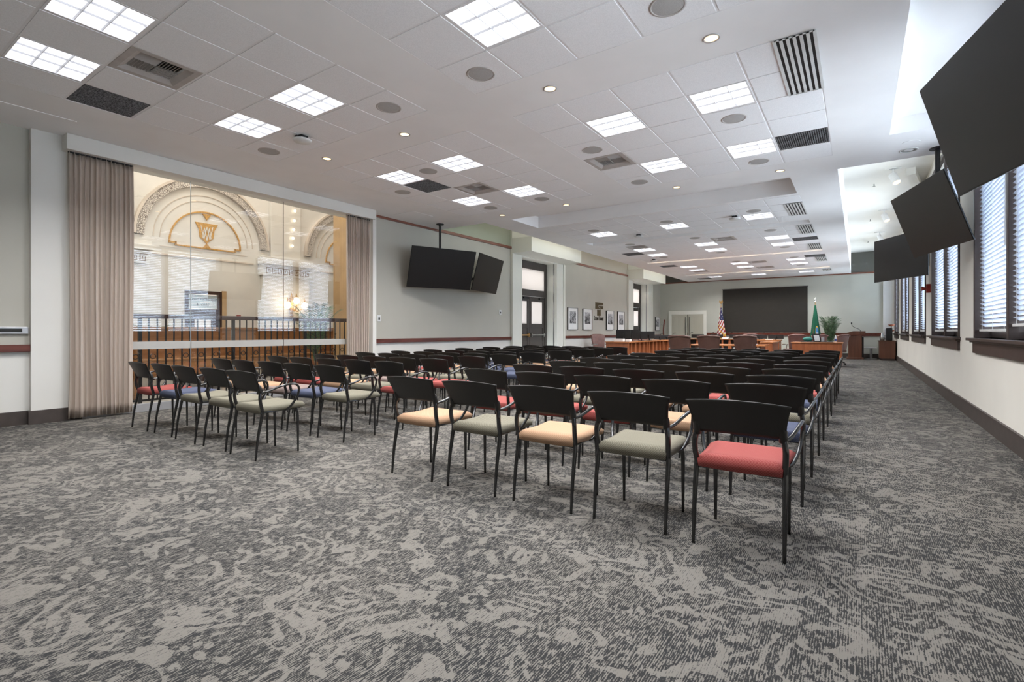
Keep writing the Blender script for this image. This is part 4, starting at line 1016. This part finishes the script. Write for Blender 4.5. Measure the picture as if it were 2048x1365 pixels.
# monitors and desk clutter
def monitor():
    t = empty('monitor', (0, 0, 0), 0, 'x', 'monitor', 'desk monitors')
    MB().box(-.27, .27, -.02, .02, .08, .42).build('casing', M['black'], t, bevel=.006); MB().box(-.25, .25, .02, .022, .1, .4).build('display', M['screen'], t)
    MB().box(-.03, .03, -.06, -.02, .0, .28).build('stand', M['black'], t); MB().box(-.12, .12, -.1, .08, 0, .015).build('foot', M['black'], t)
    return t
mo = monitor()
ms = [(-7.0, 17.3, 0, 'largest monitor seen from behind at the near end of the left desk'), (-6.95, 18.0, .3, 'monitor overlapping the nearest one on the left desk'), (-6.95, 19.0, .5, 'third monitor along the left desk, in the dark cluster'),
      (-6.95, 19.9, .6, 'fourth monitor along the left desk, in the dark cluster'), (-5.9, 23.2, 0, 'low dark monitor on the rear desk, leftmost'), (-5.1, 23.2, 0, 'low dark monitor on the rear desk, second from left'),
      (-4.3, 23.2, 0, 'low dark monitor on the rear desk, second from right'), (-3.6, 23.2, 0, 'low dark monitor on the rear desk, rightmost'), (-3.17, 21.6, .1, 'low dark monitor on the finned right desk'), (-2.6, 21.6, -.1, 'dark monitor at the right end of the finned desk'),
      (-6.95, 21.2, .9, 'low dark monitor toward the far end of the left desk'), (-6.95, 22.1, .9, 'low dark monitor at the far end of the left desk')]
for i, (x, y, r, lab) in enumerate(ms):
    z = DT + .001 if (i < 4 or i > 9) else .841
    if i == 0: mo.location = (x, y, z); mo['label'] = lab
    else:
        o = dup(mo, (x, y, z), lab, r)
        if i >= 4: o.scale = (1, 1, .45)
        elif i > 1: o.scale = (.8, 1, .85)
def bottle(x, y, z, lab, c='bluelab'):
    t = empty('water_bottle', (x, y, z), 0, lab, 'bottle', 'bottles on the dais')
    MB().lathe([(.0001, 0), (.035, 0), (.035, .15), (.015, .19), (.015, .21), (.0001, .21)], n=14).build('body', M['whiteplastic'], t, smooth=True)
    MB().lathe([(.036, .05), (.036, .12)], n=14).build('bottle_label', M[c], t); MB().cyl(0, 0, .21, .235, .016, 10).build('cap', M['whiteplastic'], t)
bottle(-.62, 19.75, DT, 'white water bottle with blue label on the right desk'); bottle(-3.2, 17.3, .74, 'clear water bottle on the low table between chair backs')
tag(MB().box(-1.6, -.7, 19.55, 20.1, DT, DT + .02).build('desk_mat', M['black']), 'black mat on the plain right desk', 'mat')
tag(MB().sphere((0, 0, 0), .12).xf(Matrix.Diagonal((1.3, .8, .6, 1))).xf(Matrix.Translation((-1.42, 19.8, DT + .095))).build('folded_cloth', M['tealcloth'], smooth=True), 'rumpled teal cloth on the black mat', 'cloth')
t = empty('document_stand', (-1.12, 19.85, DT + .02), .3, 'black document holder with pages on the right desk', 'stand')
MB().prism([(-.12, 0, 0), (.10, 0, 0), (.04, 0, .26), (-.18, 0, .26)], (0, .03, 0)).build('holder', M['black'], t); MB().prism([(-.10, -.004, .02), (.06, -.004, .02), (.02, -.004, .22), (-.14, -.004, .22)], (0, .004, 0)).build('pages', M['paper'], t)
tag(MB().cyl(-.98, 19.7, DT + .02, DT + .17, .045, 16).build('tumbler', M['alum']), 'grey tumbler beside the document holder', 'cup')
tag(MB().box(-7.2, -6.85, 16.9, 17.1, DT, DT + .10).build('document_box', M['paper'], bevel=.005), 'white paper box under the nearest monitor', 'box')
tag(MB().box(-6.8, -6.65, 17.0, 17.2, DT, DT + .08).build('tissue_box', M['paper'], bevel=.005), 'small white box right of the paper box', 'box')
for i, (x, y, z) in enumerate(((-5.5, 23.05, .84), (-4.7, 23.05, .84), (-2.8, 21.35, .84), (-3.9, 17.4, .74), (-2.75, 17.4, .74))):
    tag(MB().box(x - .12, x + .12, y - .1, y + .1, z, z + .02 + .05 * (i % 2)).build('paper_stack', M['paper']), 'white paper stack on the %s' % ('left of the rear desk', 'middle of the rear desk', 'finned right desk', 'left part of the low table', 'right part of the low table')[i], 'papers')
def gooseneck(x, y, z, lab):
    t = empty('desk_microphone', (x, y, z), 0, lab, 'microphone', 'gooseneck desk microphones')
    MB().cyl(0, 0, 0, .02, .04, 12).build('base', M['black'], t); MB().tube(smooth_path([(0, 0, .02), (0, .01, .15), (.03, .03, .25), (.08, .05, .28)]), .006, 6).build('gooseneck', M['iron'], t); MB().tube([(.08, .05, .28), (.12, .06, .285)], .014, 8).build('capsule', M['black'], t)
for i, (x, y, z) in enumerate(((-6.2, 23.05, .84), (-5.3, 23.0, .84), (-4.55, 23.0, .84), (-3.3, 23.05, .84), (-6.75, 22.3, DT), (-6.75, 20.6, DT))):
    gooseneck(x, y, z, 'black gooseneck microphone, ' + ('first from left on the rear desk', 'second from left on the rear desk', 'third from left on the rear desk', 'rightmost on the rear desk', 'at the far end of the left desk', 'between monitors on the left desk')[i])
# coat stand in the far left corner
t = empty('coat_stand', (-7.95, 24.9, 0), 0, 'reddish wooden coat stand before the corner picture', 'coat stand')
MB().tube(smooth_path([(0, 0, .03), (.02, 0, .6), (-.03, 0, 1.2), (.03, 0, 1.75)]), .035, 8).build('post', M['rail'], t); MB().lathe([(.0001, 0), (.22, 0), (.2, .04), (.03, .07)], n=20).build('base', M['rail'], t)
MB().tube([(-.15, 0, 1.5), (0, 0, 1.42)], .012, 6).tube([(-.12, 0, 1.25), (0, 0, 1.2)], .012, 6).build('pegs', M['steel'], t)

# ================================================================== ARMCHAIRS
def seat_mesh():
    mb = MB(); nx, ny = 12, 12
    def top(u, v):
        x = (u - .5) * 2; y = .045 + .44 * v; w = .212 + .018 * v
        z = .490 - .012 * math.sin(PI * v) + .012 * (v - .2) * (v > .2) - .022 * max(0, (v - .8) / .2) ** 2
        edge = max(0, (abs(x) - .82) / .18); z -= .018 * edge ** 2
        re = max(0, (.08 - v) / .08); z -= .014 * re ** 2
        return (x * w, y, z)
    mb.grid(top, nx, ny)
    def bot(u, v):
        p = top(1 - u, v); x = (0.5 - u) * 2
        return (p[0] * .98, .048 + .435 * v, .416 + .016 * v - .006 * (1 - x * x) * (1 - v))
    o = len(mb.v); mb.grid(bot, nx, ny)
    # side walls
    def idx(i, j): return j * (nx + 1) + i
    ring = [(i, 0) for i in range(nx)] + [(nx, j) for j in range(ny)] + [(i, ny) for i in range(nx, 0, -1)] + [(0, j) for j in range(ny, 0, -1)]
    for k in range(len(ring)):
        (a, b), (c, d) = ring[k], ring[(k + 1) % len(ring)]
        mb.f.append((idx(a, b), o + idx(nx - a, b), o + idx(nx - c, d), idx(c, d))); mb.mi.append(0)
    return mb
def build_chair():
    t = empty('armchair', (0, 0, 0), 0, 'x', 'chair', 'x')
    seat = seat_mesh().build('seat', SEAT['red'], t, smooth=True)
    # moulded back shell
    def back(u, v):
        x = (u - .5) * 2
        wb, wt = .226, .256
        w = wb + (wt - wb) * v ** 1.8
        zb = .618 - .008 * abs(x) ** 3; zt = .808 - .018 * x * x
        z = zb + (zt - zb) * v
        y = .053 - .076 * v - .004 * v * v - .040 * (1 - x * x) * (.7 + .3 * v)
        return (x * w, y, z)
    bk = MB().grid(back, 24, 12)
    for s in (-1, 1): bk.tube([(s * .212, .050, .596), (s * .212, .050, .62), (s * .212, .040, .655), (s * .212, .030, .685)], [.0175, .018, .017, .004], 10)
    bk.build('backrest', M['chairback'], t, smooth=True, solid=.006)
    fr = MB()
    fr.box(-.19, .19, .08, .46, .415, .430)
    fr.tube([(-.205, .06, .42), (-.205, .44, .43)], .010, 6).tube([(.205, .06, .42), (.205, .44, .43)], .010, 6).tube([(-.205, .06, .415), (.205, .06, .415)], .010, 6)
    fr.build('seat_frame', M['metal'], t)
    for s in (-1, 1):
        P = smooth_path([(s * .222, .0, .0), (s * .222, .022, .2), (s * .221, .056, .38), (s * .218, .064, .44), (s * .223, .047, .50), (s * .224, .040, .56), (s * .213, .050, .62), (s * .212, .046, .64)], 4)
        R = []
        for p in P: R.append(.009 + .0065 * min(1, p.z / .42) if p.z < .42 else .0155)
        MB().tube(P, R, 8).build('leg', M['metal'], t, smooth=True)
        P = smooth_path([(s * .19, .33, .425), (s * .195, .40, .420), (s * .20, .425, .36), (s * .20, .43, .2), (s * .20, .432, 0)], 4)
        R = [.0085 + .0055 * min(1, p.z / .38) for p in P]
        MB().tube(P, R, 8).build('leg', M['metal'], t, smooth=True)
        P = smooth_path([(s * .214, .044, .600), (s * .242, .11, .617), (s * .264, .20, .650), (s * .274, .30, .668), (s * .274, .365, .660), (s * .271, .395, .62), (s * .265, .385, .55), (s * .25, .345, .48), (s * .228, .31, .432), (s * .205, .29, .420)], 4)
        MB().tube(P, .0105, 8).build('armrest', M['metal'], t, smooth=True)
    return t
base = build_chair()
seatmeshes = {}
base_seat = [c for c in base.children if c.name.startswith('seat') and not c.name.startswith('seat_frame')][0]
for k, m in SEAT.items():
    me = base_seat.data.copy(); me.materials.clear(); me.materials.append(m); seatmeshes[k] = me
RROWS = [2.86, 3.84, 4.67, 5.49, 6.32, 7.25, 8.20, 9.45, 10.28, 11.25]
LROWS = [2.45, 3.36, 4.17, 4.95, 5.75, 6.57, 7.43, 8.4, 9.35, 10.25, 11.0]
RC = [['tan', 'olive', 'tan', 'olive', 'red'], ['red', 'red', 'red', 'tan', 'blue'], ['olive', 'olive', 'tan', 'tan', 'olive'], ['tan', 'olive', 'tan', 'red', 'blue'], ['blue', 'tan', 'olive', 'tan', 'red'],
      ['olive', 'tan', 'red', 'blue', 'tan'], ['tan', 'red', 'olive', 'blue', 'tan'], ['red', 'tan', 'blue', 'olive', 'red'], ['tan', 'olive', 'blue', 'red', 'blue'], ['olive', 'tan', 'red', 'blue', 'tan']]
LC = [['red', 'blue', 'olive', 'olive', 'olive'], ['tan', 'tan', 'mauve', 'blue', 'olive'], ['red', 'red', 'tan', 'olive', 'red'], ['tan', 'olive', 'mauve', 'red', 'red'], ['tan', 'tan', 'olive', 'olive', 'olive'],
      ['red', 'red', 'olive', 'blue', 'blue'], ['tan', 'tan', 'blue', 'blue', 'olive'], ['tan', 'blue', 'tan', 'tan', 'olive'], ['blue', 'olive', 'tan', 'red', 'tan'], ['tan', 'blue', 'red', 'tan', 'red'], ['olive', 'tan', 'tan', 'blue', 'tan']]
first = True
rnd = random.Random(3)
def put(x, y, col, lab, group):
    global first
    jx, jy, jr = rnd.uniform(-.002, .002), rnd.uniform(-.015, .015), rnd.uniform(-.006, .006)
    if first: o = base; first = False; o.location = (x + jx, y + jy, 0); o.rotation_euler = (0, 0, jr)
    else: o = dup(base, (x + jx, y + jy, 0), None, jr)
    o['label'] = lab; o['group'] = group
    for c in o.children:
        if c.name.startswith('seat') and not c.name.startswith('seat_frame'): c.data = seatmeshes[col]
ENDR = ['at the centre aisle end', 'second from the centre aisle', 'middle seat', 'second from the window side', 'at the window-side end']
ENDL = ['at the wall end', 'second from the wall', 'middle seat', 'second from the centre aisle', 'at the centre aisle end']
for r, y in enumerate(RROWS):
    for c in range(5):
        x = -.53 - .601 * (4 - c)
        lab = ('%s-seated black armchair %s' % (CNAME[RC[r][c]], ENDR[c])) if r < 3 else 'black armchair %s' % ENDR[c]
        put(x, y, RC[r][c], lab + ', right block, %s row from the camera' % ORD[r], 'black armchairs in the window-side block')
for r, y in enumerate(LROWS):
    for c in range(5):
        x = -4.69 - .585 * (4 - c) + (.03 if r else 0) + .02 * max(0, r - 7)
        lab = ('%s-seated black armchair %s' % (CNAME[LC[r][c]], ENDL[c])) if r < 3 else 'black armchair %s' % ENDL[c]
        put(x, y, LC[r][c], lab + ', left block, %s row from the camera' % ORD[r], 'black armchairs in the block by the glass wall')
